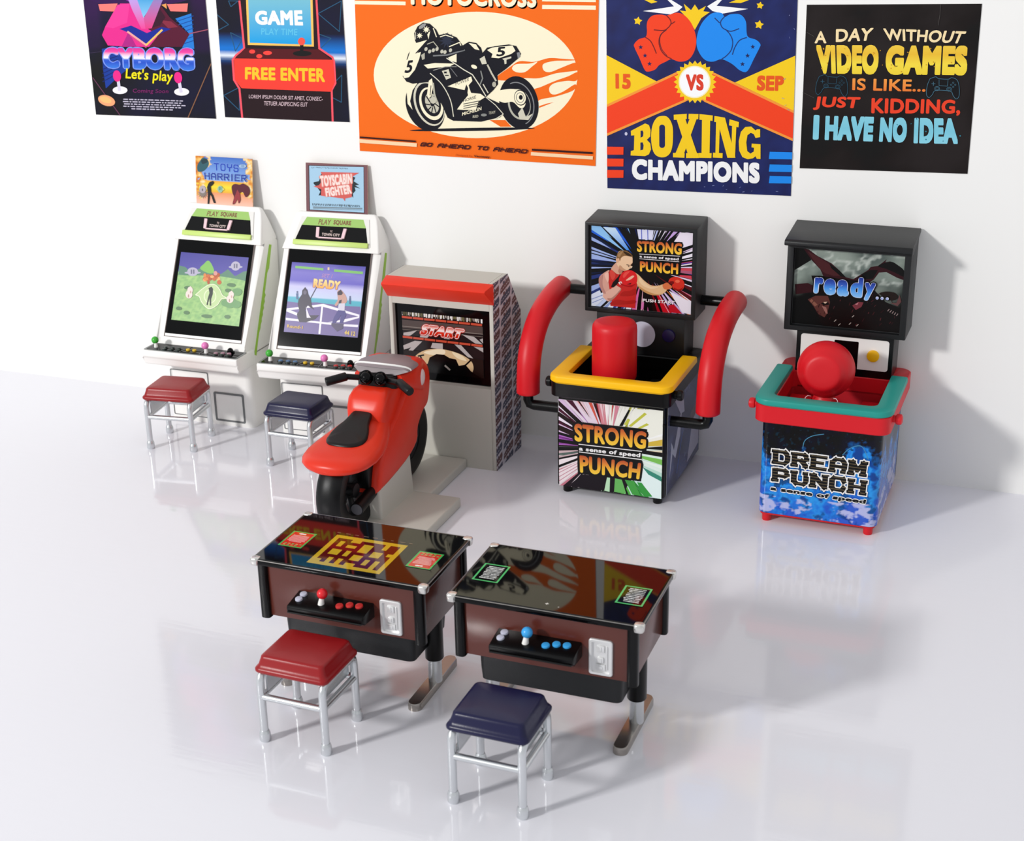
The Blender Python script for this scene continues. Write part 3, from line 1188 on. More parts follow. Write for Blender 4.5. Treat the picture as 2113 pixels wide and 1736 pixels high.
def art_card_flight(w, h):
    ar = Art(w, h, [(112, 97), (1035, 160), (1045, 930), (108, 880)])

    def f(u, v):
        if v > .5:
            c = mix('#8fb7ee', '#3f6fc4', (v - .5) * 2)
        elif v > .26:
            c = mix('#f0a83a', '#f7e23a', 1 - abs(v - .38) / .13)
        else:
            c = mix('#f7c9b4', '#ef9c6c', v / .26)
        e = fbm(u * 11, v * 11, 1.3) * .6 + .5
        d = max(abs(u - .5) * 1.9 + (.28 if v > .45 and u < .4 else 0) * v - .1 * (v < .3), 0)
        if d + (e - .5) * .55 > .78 and v > .12:
            c = ramp([(0, '#b5521c'), (.45, '#e08a2a'), (.7, '#f3c46a'), (1, '#fbe8c4')], e * 1.1)
        return c
    ar.grid(f, 80, 66)
    ar.poly([(180, 190), (240, 130), (320, 170), (330, 250), (250, 340), (150, 350), (140, 260)], '#2d5c66', True)
    ar.poly([(210, 170), (290, 150), (310, 200), (230, 230)], '#123a42', True)
    q1 = [(425, 225), (815, 255), (810, 355), (430, 325)]
    ar.blocks('TOYS', q1, 20, '#2448b4', .6, outline=(4, '#86acec'))
    q2 = [(265, 375), (945, 415), (940, 505), (270, 465)]
    ar.blocks('HARRIER', q2, 20, '#243f9c', .55, outline=(4, '#9cbcf0'))
    # flying runner, spiky orb, saucer, horned beast: plain silhouettes
    ar.poly([(345, 520), (400, 500), (420, 530), (390, 570), (360, 590), (365, 680), (400, 740), (440, 860), (405, 860), (370, 750), (345, 720), (325, 880), (300, 885), (310, 720), (300, 600), (320, 550)], '#1d1a10', False)
    ar.star((225, 700), 95, 45, 14, '#8a8078')
    ar.ell((222, 640), 55, 62, '#b9aeb4')
    ar.ell((222, 645), 12, 22, '#6a6070')
    ar.ell((520, 635), 70, 26, '#e3d76a')
    ar.ell((520, 635), 45, 55, '#9cc3a4')
    ar.rect(500, 595, 512, 650, '#3c7a74'); ar.rect(525, 595, 537, 650, '#3c7a74')
    ar.poly([(710, 590), (760, 550), (840, 560), (900, 545), (985, 600), (1000, 690), (940, 760), (890, 680), (840, 700), (850, 800), (820, 860), (800, 790), (760, 860), (720, 870), (745, 760), (720, 690)], '#5d2230', True)
    ar.poly([(745, 780), (800, 640), (840, 700), (850, 800), (820, 850), (800, 790), (760, 860), (725, 865)], '#9c3a40')
    ar.ell((890, 270), 60, 30, '#9db9d8'); ar.rect(875, 245, 885, 290, '#5b86b8'); ar.rect(895, 245, 905, 290, '#5b86b8')
    return ar


def art_card_fighter(w, h):
    ar = Art(w, h, [(105, 100), (1150, 165), (1140, 1010), (105, 950)])
    ar.bg('#7d5358')
    ar.poly([(150, 145), (1095, 185), (1090, 975), (155, 915)], '#3f2a2e')
    ar.poly([(165, 155), (1085, 195), (1078, 962), (168, 905)], '#a9cfe8')
    rnd = random.Random(8)
    for x in range(210, 830, 26):
        y = 190 + (x - 165) * .045
        ar.line([(x, y - 12), (x + rnd.uniform(4, 18), y + rnd.uniform(-12, 8))], 12, '#6f8aa0')
    ar.poly([(240, 440), (330, 420), (370, 300), (460, 310), (900, 350), (945, 370), (915, 430), (1005, 490), (940, 500), (1020, 555), (930, 530), (945, 590), (900, 640), (905, 710), (870, 660), (320, 665), (350, 600), (300, 530), (235, 460)], '#1e2a30')
    ar.poly([(360, 265), (1010, 290), (900, 350), (880, 700), (770, 720), (765, 770), (735, 720), (360, 670), (370, 560), (235, 510), (330, 490), (380, 420), (330, 350), (390, 330)], '#d9605a')
    q = [(345, 330), (885, 300), (890, 470), (365, 520)]
    ar.text('TOYSCABIN', q, '#fbe3dc', .05, outline=(9, '#e88f84'))
    q = [(430, 540), (850, 480), (885, 640), (450, 690)]
    ar.text('FIGHTER', q, '#fbe3dc', .05, outline=(9, '#e88f84'))
    for x in range(215, 1000, 30):
        y = 815 + (x - 215) * .045
        ar.line([(x, y - 14), (x + rnd.uniform(4, 16), y + rnd.uniform(10, 20))], rnd.uniform(7, 15), '#5c6c74')
    ar.line([(225, 862), (1045, 890)], 16, '#7d8a92')
    ar.line([(225, 885), (1045, 915)], 10, '#8fa3b0')
    return ar


def art_screen_flight(w, h):
    ar = Art(w, h, [(345, 250), (1215, 325), (1095, 1205), (205, 1115)])

    def f(u, v):
        if v > .72:
            return mix('#5a54a8', '#4c489c', (v - .72) * 4)
        g = mix('#8fbe78', '#a8cf84', fbm(u * 14, v * 18, 2) + .5)
        return mix(g, '#7fae74', .5 if (math.sin(u * 60 + v * 30) * math.sin(v * 60 - u * 20)) > .3 else 0)
    ar.grid(f, 40, 40)
    ar.poly([(310, 520), (320, 420), (400, 440), (440, 480), (560, 470), (620, 440), (700, 500), (860, 530), (950, 470), (1040, 560), (1150, 500), (1200, 490), (1180, 620), (1050, 590), (860, 560), (560, 545), (400, 545), (300, 535)], '#5f8a72')
    ar.poly([(590, 460), (640, 400), (690, 360), (735, 400), (770, 500), (700, 520)], '#86c063', True)
    for c, rx, ry in (((492, 500), 70, 55), ((1048, 430), 60, 58)):
        ar.ell((c[0], c[1] + 12), rx * 1.5, ry * .3, '#b8b6cc')
        ar.ell(c, rx, ry, '#b9b4c9')
        ar.rect(c[0] - 24, c[1] - 28, c[0] - 6, c[1] + 26, '#6f6f86'); ar.rect(c[0] + 6, c[1] - 28, c[0] + 24, c[1] + 26, '#6f6f86')
    rnd = random.Random(4)
    for i in range(26):
        x, y = rnd.uniform(640, 860), rnd.uniform(540, 640)
        ar.ell((x, y), rnd.uniform(18, 34), rnd.uniform(18, 30), rnd.choice(['#c9673a', '#e08a4a', '#b8552f', '#f0b070', '#d2733f']), n=9)
    ar.ell((790, 520), 26, 28, '#d99a94')
    for x, y, rx in ((995, 670, 58), (430, 705, 50), (955, 740, 42), (410, 1025, 40), (675, 1072, 72), (945, 1080, 40), (310, 970, 40)):
        ar.ell((x, y), rx, 24, '#5b7f58', 4)
    for x, y in ((930, 900), (1000, 890), (1070, 760), (1060, 920), (980, 920)):
        ar.ell((x, y), 66, 48, '#6f9f68')
    ar.poly([(530, 795), (620, 720), (700, 670), (780, 665), (840, 720), (880, 800), (940, 840), (870, 850), (820, 920), (740, 970), (680, 965), (610, 890), (580, 820)], '#c3dba0', True)
    ar.ring((720, 815), 75, 85, 12, '#e6f0c8')
    ar.line([(530, 795), (620, 720), (700, 670), (780, 665), (840, 720), (880, 800), (940, 840), (870, 850), (820, 920), (740, 970), (680, 965), (610, 890), (580, 820), (530, 795)], 9, '#eef4d4', True)
    ar.poly([(700, 710), (740, 690), (760, 720), (755, 790), (735, 850), (735, 935), (715, 935), (712, 840), (690, 930), (672, 925), (690, 840), (712, 770)], '#2e3632')
    for x, y in ((450, 760), (985, 820)):
        ar.ell((x - 5, y + 30), 45, 52, '#ecdcd4'); ar.ell((x + 10, y - 25), 36, 44, '#ecdcd4')
        ar.ell((x + 15, y - 60), 10, 16, '#ecdcd4'); ar.ell((x - 12, y + 50), 8, 22, '#b98f88'); ar.ell((x + 16, y), 9, 18, '#d0a8a0')
    return ar


def art_screen_fight(w, h):
    ar = Art(w, h, [(260, 298), (1150, 370), (1060, 1245), (160, 1160)])
    st = [(0, '#6f62a0'), (.3, '#7a6cab'), (.40, '#8c82b4'), (.41, '#4aa8bc'), (.50, '#4fb3c8'), (.52, '#c5d3ee'), (.66, '#c9c6ee'), (.74, '#6a62c4'), (.86, '#7a72c8'), (1, '#4a44a8')]
    ar.grid(lambda u, v: mix(ramp(st, v), '#a79fd8', max(0, fbm(u * 3, v * 14, 5)) * .35 if v > .6 else 0), 24, 50)
    ar.poly([(165, 1140), (200, 780), (320, 800), (560, 800), (900, 850), (1090, 860), (1060, 1245)], '#71639c')
    ar.poly([(195, 870), (640, 820), (620, 850), (250, 890)], '#f0eef6')
    ar.poly([(640, 820), (1080, 960), (1075, 985), (620, 850)], '#f0eef6')
    ar.poly([(195, 870), (330, 930), (320, 960), (190, 905)], '#f0eef6')
    ar.poly([(185, 985), (600, 1040), (900, 1075), (1065, 1085), (1062, 1115), (880, 1100), (500, 1050), (185, 1015)], '#f0eef6')
    ar.poly([(690, 1050), (1080, 980), (1075, 1000), (900, 1050)], '#f0eef6')
    ar.poly([(618, 840), (640, 840), (605, 1195), (582, 1190)], '#f0eef6')
    ar.poly([(300, 345), (640, 380), (638, 408), (300, 375)], '#7fbf6a')
    ar.poly([(770, 395), (1118, 430), (1115, 462), (768, 425)], '#7fbf6a')
    ar.text('1', (690, 370, 712, 405), '#e7c7a0', .04)
    ar.text('SET 1', [(630, 445), (755, 460), (740, 505), (618, 490)], '#b88ac0', .02)
    ar.text('READY', [(525, 505), (850, 545), (830, 650), (515, 615)], [(0, '#f6a83a'), (1, '#f7e29a')], .06, outline=(5, '#8a6a9a'))
    # hooded figure with a staff
    ar.line([(480, 760), (560, 610)], 10, '#3b3448')
    ar.poly([(420, 610), (450, 650), (460, 700), (490, 760), (500, 840), (530, 890), (480, 860), (450, 830), (420, 900), (480, 960), (590, 960), (540, 1010), (430, 1045), (350, 1040), (330, 990), (320, 940), (350, 900), (330, 820), (340, 760), (380, 700), (385, 650)], '#3a3548')
    ar.ell((418, 675), 20, 26, '#6a6478')
    ar.poly([(430, 850), (470, 960), (490, 990), (440, 990)], '#e8e4f0')
    # barefoot fighter
    ar.poly([(810, 670), (850, 650), (890, 690), (920, 740), (925, 800), (880, 830), (840, 810), (800, 850), (780, 830), (815, 770)], '#c99c90', True)
    ar.poly([(810, 680), (850, 645), (880, 690), (860, 715), (815, 715)], '#3c3040')
    ar.poly([(835, 780), (865, 770), (860, 810), (825, 815)], '#3c3040')
    ar.poly([(830, 820), (905, 815), (900, 900), (880, 930), (850, 920), (820, 880)], '#d4d0e0')
    ar.poly([(820, 900), (905, 910), (920, 960), (880, 1060), (840, 1060), (860, 960), (790, 1060), (745, 1070), (770, 990)], '#4a4486')
    ar.poly([(740, 1060), (890, 1070), (880, 1130), (810, 1165), (740, 1090)], '#4f4668')
    for x, y in ((325, 700), (965, 770)):
        ar.ell((x, y - 30), 10, 14, '#5f6a90'); ar.poly([(x - 14, y - 15), (x + 12, y - 15), (x + 10, y + 60), (x - 12, y + 55)], '#4f6a94')
    ar.text('Round-1', [(205, 1068), (395, 1090), (390, 1130), (203, 1108)], '#e0b84a', .03)
    ar.text('44 12', [(905, 1150), (1035, 1170), (1030, 1225), (900, 1205)], '#e8c860', .03)
    return ar


make_candy('leftmost white arcade cabinet, green landscape on its screen, card showing a horned beast on top', -3.7778, -.5162, .0035,
           (M_KB, M_PB), art_screen_flight, lambda t: card(t, art_card_flight))
make_candy('white arcade cabinet with two fighters on its purple screen, light blue card on top', -2.8365, -.5131, .0631,
           (M_BB, M_RB), art_screen_fight, lambda t: card(t, art_card_fighter))


# ------------------------------------------------------------------ grey racing cabinet
RCX, RCY, RCA = -1.8171, -.7001, -.0062


def art_race(w, h):
    ar = Art(w, h, [(228, 425), (855, 490), (855, 955), (235, 790 + 125)])
    ar._solve([(228, 425), (855, 490), (855, 955), (240, 905)], [(0, h), (w, h), (w, 0), (0, 0)])
    ar.bg('#2c2728')
    rnd = random.Random(2)
    for i in range(70):
        x = 228 + i * 9
        y = 428 + (x - 228) * .1
        ar.line([(x, y), (x + rnd.uniform(-3, 3), y + rnd.uniform(12, 34))], rnd.uniform(6, 14), rnd.choice(['#e9e4de', '#8a8078', '#4b443f', '#c9c0b4', '#6d6a4a', '#f2f0ee', '#2b2624']))
    ar.poly([(228, 490), (855, 548), (855, 610), (228, 560)], '#564a47')
    ar.line([(228, 545), (855, 607)], 5, '#8f857c')
    ar.line([(228, 570), (855, 628)], 4, '#7a7068')
    for q in ([(240, 600), (350, 580), (300, 620), (235, 640)], [(380, 605), (480, 590), (430, 640), (370, 640)], [(700, 610), (790, 628), (855, 690), (810, 690)], [(830, 650), (855, 640), (855, 680)],
              [(235, 705), (330, 665), (390, 670), (310, 750), (270, 752), (300, 720), (240, 740)], [(470, 680), (550, 685), (550, 735), (455, 720)], [(640, 690), (690, 695), (780, 800), (740, 790)], [(560, 615), (600, 622), (605, 650), (560, 645)], [(760, 690), (855, 700), (855, 750)]):
        ar.poly(q, '#b9b0ae')
    for y0, y1 in ((468, 540), (632, 705)):
        ar.line([(228, y0), (855, y1 - 5)], 26, '#2a1c1a')
        for k in range(7):
            a = 232 + k * 90
            s = (y1 - 5 - y0) / 627
            ar.line([(a, y0 + (a - 228) * s), (a + 76, y0 + (a + 76 - 228) * s)], 17, '#c9543f')
    ar.poly([(228, 740), (300, 745), (560, 770), (855, 810), (855, 960), (228, 910)], '#2b2523')
    for q in ([(330, 800), (400, 745), (500, 728), (600, 740), (700, 775), (770, 830), (775, 900), (720, 920), (400, 850)],):
        ar.poly(q, '#d9b98e', True)
    ar.poly([(400, 760), (480, 735), (560, 735), (560, 770), (480, 780)], '#f3e3c4', True)
    ar.poly([(620, 750), (690, 775), (730, 820), (660, 800)], '#f0dcb8', True)
    ar.poly([(395, 860), (430, 850), (445, 800), (500, 770), (560, 775), (600, 800), (650, 810), (670, 860), (720, 850), (760, 900), (800, 930), (860, 960), (380, 920)], '#15131a')
    ar.line([(370, 785), (390, 830), (420, 862)], 12, '#15131a'); ar.line([(760, 815), (725, 850), (700, 870)], 12, '#15131a')
    ar.line([(355, 790), (400, 780)], 12, '#15131a')
    ar.line([(565, 862), (600, 895)], 14, '#9a938c')
    q = [(385, 528), (715, 572), (690, 645), (370, 612)]
    ar.text('START', [(405, 530), (720, 570), (690, 645), (372, 612)], [(0, '#c4281e'), (.45, '#e0402c'), (.55, '#f8ece8'), (1, '#d8452f')], .06, outline=(9, '#c23a2c'))
    ar.text('START', [(405, 530), (720, 570), (690, 645), (372, 612)], [(0, '#c4281e'), (.42, '#dc3a28'), (.55, '#fbf4f2'), (.75, '#f1b8ae'), (1, '#cc3a28')], .05, outline=(4, '#f6f0ee'))
    return ar


def art_side(w, h, flip=1):
    """side sheet: staggered rows of slanted badges in maroon and navy on pale mauve"""
    ar = Art(w, h)
    ar.bg('#d9d2d8')
    row = 0
    ar.step = .02
    y = -.06
    while y < h + .12:
        for c in range(-1, 3):
            x0 = c * .205 + (.0 if row % 1 == 0 else 0) - .075
            yy = y + c * .018
            colr = '#6b4442' if row % 2 else '#47495f'
            sh = .035
            ar.poly([(x0, yy), (x0 + .17, yy + sh), (x0 + .185, yy + .028 + sh), (x0 + .18, yy + .058 + sh), (x0 + .035, yy + .052), (x0 + .008, yy + .04)], colr)
            for k in range(5):
                a = x0 + .02 + k * .03
                ar.line([(a, yy + .026 + k * .006), (a + .014, yy + .03 + k * .006)], .006, '#d9d2d8')
            ar.rect(x0 + .05, yy - .014, x0 + .085, yy + .004, colr)
            ar.rect(x0 + .10, yy - .004, x0 + .115, yy + .012, colr)
        y += .0735
        row += 1
    return ar


t = thing('racing_cabinet', 'grey racing arcade cabinet with a coral red visor, START on its screen', 'arcade cabinet', (RCX, RCY, 0), RCA)
bm = bmesh.new()
w_ = .3765
# shell with a real screen opening: two cheeks, head, lower box, back
side_prof = [(0, 0), (0, 1.3167), (.268, 1.3167), (.305, 1.29), (.50, 1.01), (.465, 0)]
prism(bm, [(0, 0), (0, .585), (.045, .592), (.045, 1.115), (0, 1.128), (0, 1.3167), (.27, 1.3167), (.50, 1.0), (.47, 0)], 'x', -w_ + .028, w_ - .028)
sh = obj('cabinet_shell', bm, M_GREY, t, ang=20)
for sx in (-1, 1):
    bm = bmesh.new()
    prism(bm, [(0, 0), (0, 1.3167), (.27, 1.3167), (.50, 1.0), (.47, 0)], 'x', sx * (w_ - .028), sx * w_, .004)
    sp_ = obj('side_wall', bm, M_GREY, t)
ar = Art(.34, .53)
bm = bmesh.new()
# screen bezel
loft(bm, [[(px, yy, pz) for px, pz in rrect(-.006, .8555, .341, .262, .012, 3)] for yy in (.043, .037)])
obj('screen_bezel', bm, M_GLOSSK, t)
ar = art_race(.585, .412)
ar.build('screen', M_GPRINT, t, (-.2985, .0365, .648), (1, 0, 0), (0, 0, 1))
# visor: wedge with slanted ends
bm = bmesh.new()
prism(bm, [(0, 1.3155), (-.112, 1.296), (-.120, 1.288), (-.116, 1.278), (0, 1.173)], 'x', -.386, .386)
for v_ in bm.verts:
    if v_.co.y < -.05:
        v_.co.x *= .955
es = [e for e in bm.edges if abs(e.verts[0].co.x - e.verts[1].co.x) < .2]
bmesh.ops.bevel(bm, geom=es, offset=.006, segments=2, affect='EDGES', profile=.5)
obj('visor', bm, M_VISOR, t)
# printed side sheets, cut to the cabinet's outline
for sx in (-1, 1):
    W2, H2 = .50, 1.3167
    ar = art_side(W2, H2)
    # cut the upper back corner: keep points in front of the slanted edge
    nv = []
    for (px, py, pz) in ar.V:
        nv.append((px, py, pz))
    V2, F2, C2 = [], [], []
    ci = 0
    for f in ar.F:
        pl = [ar.V[i] for i in f]
        col = ar.C[ci]
        ci += len(f)
        for (ax, ay, bx2, by2) in ((.27, 1.3167, .50, 1.0), (.50, 1.0, .47, 0)):
            inp, pl = pl, []
            for i in range(len(inp)):
                a_, b_ = inp[i - 1], inp[i]
                ev = lambda p: (bx2 - ax) * (p[1] - ay) - (by2 - ay) * (p[0] - ax)
                da, db = -ev(a_), -ev(b_)
                if (da >= 0) != (db >= 0):
                    tt = da / (da - db)
                    pl.append(tuple(a_[k] + (b_[k] - a_[k]) * tt for k in range(3)))
                if db >= 0:
                    pl.append(b_)
            if len(pl) < 3:
                break
        if len(pl) < 3:
            continue
        i0 = len(V2)
        V2 += pl
        F2.append(tuple(range(i0, i0 + len(pl))))
        C2 += [col] * len(pl)
    ar.V, ar.F, ar.C = V2, F2, C2
    ar.build('side_print', M_PRINT, t, (sx * (w_ + .0006), 0, 0), (0, 1, 0), (0, 0, 1), N=(sx, 0, 0))

# ------------------------------------------------------------------ ride-on motorcycle
XC = -.12
t = thing('ride_on_motorcycle', 'orange red ride-on motorcycle with a black seat on a pale grey base', 'motorcycle', (RCX, RCY, 0), RCA)
bm = bmesh.new()
bx(bm, -.36, .16, -.61, -.005, 0, .066, .012, 3)
fp = obj('foot_platform', bm, M_GREY, t)
bm = bmesh.new()
bx(bm, -.39, .372, -1.145, -.612, 0, .066, .012, 3)
obj('foot_platform', bm, M_GREY, t)
bm = bmesh.new()
rings = []
for z, f in ((.06, 0), (.22, .008), (.325, .012), (.335, .02)):
    rings.append([(px, py, z) for px, py in rrect(XC, -.845 + .0, .162 - f, .243 - f, .02, 4)])
loft(bm, rings)
obj('pedestal', bm, M_GREY, t)


def bk(p):
    return (XC + p[0], p[1], p[2])


def wheel(name, cy, cz, R, hw, parent):
    b_ = bmesh.new()
    prof = [(R * .55, -hw * .8), (R * .8, -hw), (R * .9, -hw * .98), (R * .975, -hw * .7), (R, -hw * .2), (R, hw * .2), (R * .975, hw * .7), (R * .9, hw * .98), (R * .8, hw), (R * .55, hw * .8)]
    lathe(b_, prof, (XC, cy, cz), (1, 0, 0), 44)
    # inner faces: rim, spokes, hub
    lathe(b_, [(R * .55, -hw * .8), (R * .55, hw * .8)], (XC, cy, cz), (1, 0, 0), 44)
    o = obj(name, b_, M_TYRE, parent)
    b_ = bmesh.new()
    lathe(b_, [(0, -hw * .75), (R * .16, -hw * .75), (R * .16, hw * .75), (0, hw * .75)], (XC, cy, cz), (1, 0, 0), 24)
    for k in range(5):
        a_ = 2 * PI * k / 5
        tube(b_, [(XC, cy, cz), (XC, cy + R * .57 * math.cos(a_), cz + R * .57 * math.sin(a_))], R * .075, 8)
    lathe(b_, [(R * .50, -hw * .5), (R * .565, -hw * .72), (R * .565, hw * .72), (R * .50, hw * .5), (R * .50, -hw * .5)], (XC, cy, cz), (1, 0, 0), 40)
    obj('wheel_hub', b_, M_BLACKS, o)
    return o


wheel('wheel', -1.215, .305, .282, .082, t)
wheel('wheel', -.405, .345, .285, .062, t)

# side fairing: one solid hull with rounded edges, wider at the belly
out = [(-.50, .905), (-.38, .90), (-.31, .84), (-.285, .76), (-.30, .66), (-.335, .585), (-.41, .555), (-.50, .47), (-.525, .37), (-.70, .298), (-1.075, .246), (-1.09, .28),
       (-1.035, .44), (-.93, .565), (-.80, .645), (-.70, .72), (-.61, .80)]
bm = bmesh.new()
rings = []
for X_, f in ((-.155, .90), (-.152, .955), (-.135, .995), (-.10, 1.0), (0, 1.0), (.10, 1.0), (.135, .995), (.152, .955), (.155, .90)):
    cy, cz = -.62, .58
    rings.append([bk((X_ * (1 + .06 * math.sin((p[1] - .25) * 3)), cy + (p[0] - cy) * f, cz + (p[1] - cz) * f)) for p in [(v.x, v.y) for v in catmull(out, 3, True)]])
loft(bm, rings)
obj('fairing', bm, M_ORANGE, t, ang=50)

# tank: rounded block between the fairing sides
bm = bmesh.new()
rings = []
for y_, z0, z1, hw in ((-.945, .60, .715, .10), (-.935, .58, .735, .115), (-.915, .56, .775, .126), (-.885, .55, .812, .132), (-.83, .54, .832, .134), (-.72, .54, .838, .128), (-.62, .54, .825, .12)):
    rings.append([bk((px, y_, pz)) for px, pz in rrect(0, (z0 + z1) / 2, hw, (z1 - z0) / 2, min(.055, (z1 - z0) / 2 - .002), 6)])
loft(bm, rings)
obj('fuel_tank', bm, M_ORANGE, t, ang=60)

# tail: broad shallow bowl with a narrow waist
bm = bmesh.new()
rings = []
for y_, hw, zt_, zr, zb in ((-.74, .115, .72, .60, .49), (-.84, .135, .705, .595, .49), (-.94, .17, .675, .582, .49), (-1.05, .208, .645, .567, .488), (-1.16, .230, .622, .555, .485), (-1.26, .238, .607, .546, .483), (-1.34, .226, .599, .541, .483), (-1.40, .196, .589, .536, .486), (-1.44, .152, .577, .531, .491), (-1.465, .092, .560, .526, .498), (-1.475, .04, .543, .522, .507)):
    ring = []
    n_ = 12
    for k in range(n_ + 1):
        a_ = PI * k / n_
        ring.append(bk((hw * math.cos(a_) * (1 - .10 * math.sin(a_)), y_, zr + (zt_ - zr) * math.sin(a_) ** .75)))
    for k in range(1, n_):
        a_ = PI + PI * k / n_
        ring.append(bk((hw * (abs(math.cos(a_)) ** .8) * (1 if math.cos(a_) > 0 else -1), y_, zr + (zr - zb) * math.sin(a_) * .99)))
    rings.append(ring)
loft(bm, rings)
obj('tail_cowl', bm, M_ORANGE, t, ang=60)

# seat pad
bm = bmesh.new()
outl = [(0, -1.27), (.075, -1.258), (.122, -1.215), (.132, -1.15), (.115, -1.085), (.09, -1.03), (.078, -.985), (.068, -.945), (.042, -.915), (0, -.908)]
outl = outl + [(-x, y) for x, y in outl[-2:0:-1]]
oc = [(v.x, v.y) for v in catmull(outl, 4, True)]
zs = lambda y_: .604 + max(0, (y_ + 1.17)) * .38 + max(0, -1.2 - y_) * -.12
rings = []
for f, dz in ((.95, -.012), (1.0, .0), (1.0, .012), (.965, .021), (.88, .026), (.4, .03), (.05, .031)):
    rings.append([bk((x * f * .95 - .008, -1.09 + (y + 1.09) * f, zs(-1.09 + (y + 1.09) * f) + dz)) for x, y in oc])
loft(bm, rings)
obj('seat', bm, mat('black_rubber_seat', '#120d0b', .36, grain=.15, spec=.3), t, ang=60)

# nose, windscreen, lamps
bm = bmesh.new()
rings = []
for y_, hw, zt_, zb in ((-.715, .165, .893, .835), (-.60, .188, .905, .76), (-.50, .19, .93, .72), (-.42, .178, .92, .68), (-.35, .15, .89, .68), (-.30, .105, .84, .70), (-.275, .05, .79, .73)):
    rings.append([bk((px, y_, pz)) for px, pz in rrect(0, (zt_ + zb) / 2, hw, (zt_ - zb) / 2, min(.05, (zt_ - zb) / 2 - .002, hw - .002), 5)])
loft(bm, rings)
obj('nose_cowl', bm, M_ORANGE, t, ang=60)
bm = bmesh.new()
rings = []
for y_, hw, zc_, hh in ((-.735, .19, .905, .030), (-.70, .197, .905, .044), (-.63, .20, .905, .054), (-.55, .192, .90, .052), (-.47, .165, .895, .042), (-.41, .12, .89, .028), (-.38, .06, .885, .012)):
    ring = []
    for k in range(17):
        a_ = PI * k / 16
        ring.append(bk((hw * math.cos(a_), y_ + .06 * abs(math.cos(a_)) ** 2 * (1 if y_ < -.6 else .3), zc_ + hh * math.sin(a_))))
    for k in range(1, 6):
        ring.append(bk((-hw + 2 * hw * k / 6, y_, zc_ - .01)))
    rings.append(ring)
loft(bm, rings)
ws = obj('windscreen', bm, M_WSCREEN, t, ang=60)
bm = bmesh.new()
tube(bm, [bk((.193 * math.cos(PI * k / 16), -.705 + .06 * abs(math.cos(PI * k / 16)) ** 2, .905 + .046 * math.sin(PI * k / 16))) for k in range(17)], .007, 8)
obj('windscreen_rim', bm, M_WHITE, ws)
for sx in (-1, 1):
    bm = bmesh.new()
    ball(bm, bk((sx * .172, -.465, .80)), 1, 16, 10, (.026, .05, .062))
    obj('headlamp', bm, M_TLENS, t)

# dash, gauges, bars
bm = bmesh.new()
loft(bm, [[bk((px, y_, pz)) for px, pz in rrect(0, zc_, hw, hh, .02, 4)] for y_, zc_, hw, hh in ((-.80, .835, .075, .035), (-.77, .842, .115, .05), (-.69, .85, .14, .05), (-.62, .86, .12, .03))])
obj('dash', bm, M_BLACK, t)
for sx in (-1, 1):
    bm = bmesh.new()
    ax = Vector((0, -.80, .55)).normalized()
    lathe(bm, [(0, -.03), (.036, -.03), (.043, .0), (.046, .024), (.043, .030), (.036, .026), (.030, .036), (.018, .044), (0, .047)], bk((sx * .049 + .008, -.79, .880)), ax, 24)
    obj('gauge', bm, M_GLOSSK, t)
bm = bmesh.new()
tube(bm, [bk(p) for p in ((-.20, -.835, .888), (-.10, -.775, .872), (0, -.76, .862), (.10, -.775, .872), (.20, -.835, .888))], .019, 12)
hb = obj('handlebar', bm, M_BLACK, t)
for sx in (-1, 1):
    bm = bmesh.new()
    a_, b_ = Vector(bk((sx * .18 + .012, -.82, .887))), Vector(bk((sx * .29 + .018, -.905, .866)))
    d_ = b_ - a_
    tube(bm, [a_, a_ + d_ * .04, a_ + d_ * .96, b_], [.024, .028, .028, .024], 16)
    obj('grip', bm, M_TYRE, hb)

# swing arm with a grey end cap, front fork, mudguard web
bm = bmesh.new()
p0, p1 = Vector((-.03, -.93, .262)), Vector((-.018, -1.30, .222))
tube(bm, [p0, p0.lerp(p1, .5), p1], [.034, .04, .042], 16)
sa = obj('exhaust_pipe', bm, M_TYRE, t)
bm = bmesh.new()
lathe(bm, [(0, 0), (.036, 0), (.036, .005), (0, .006)], p1, (p1 - p0).normalized(), 20)
obj('end_cap', bm, mat('dark_grey_cap', '#5b5b60', .5), sa)
for sx in (-1, 1):
    bm = bmesh.new()
    tube(bm, [bk((sx * .078, -.43, .62)), bk((sx * .078, -.405, .345))], .022, 10)
    obj('fork', bm, M_BLACK, t)
bm = bmesh.new()
bx(bm, XC - .09, XC + .10, -1.12, -.90, .27, .47, .02)
obj('rear_frame', bm, M_TYRE, t)


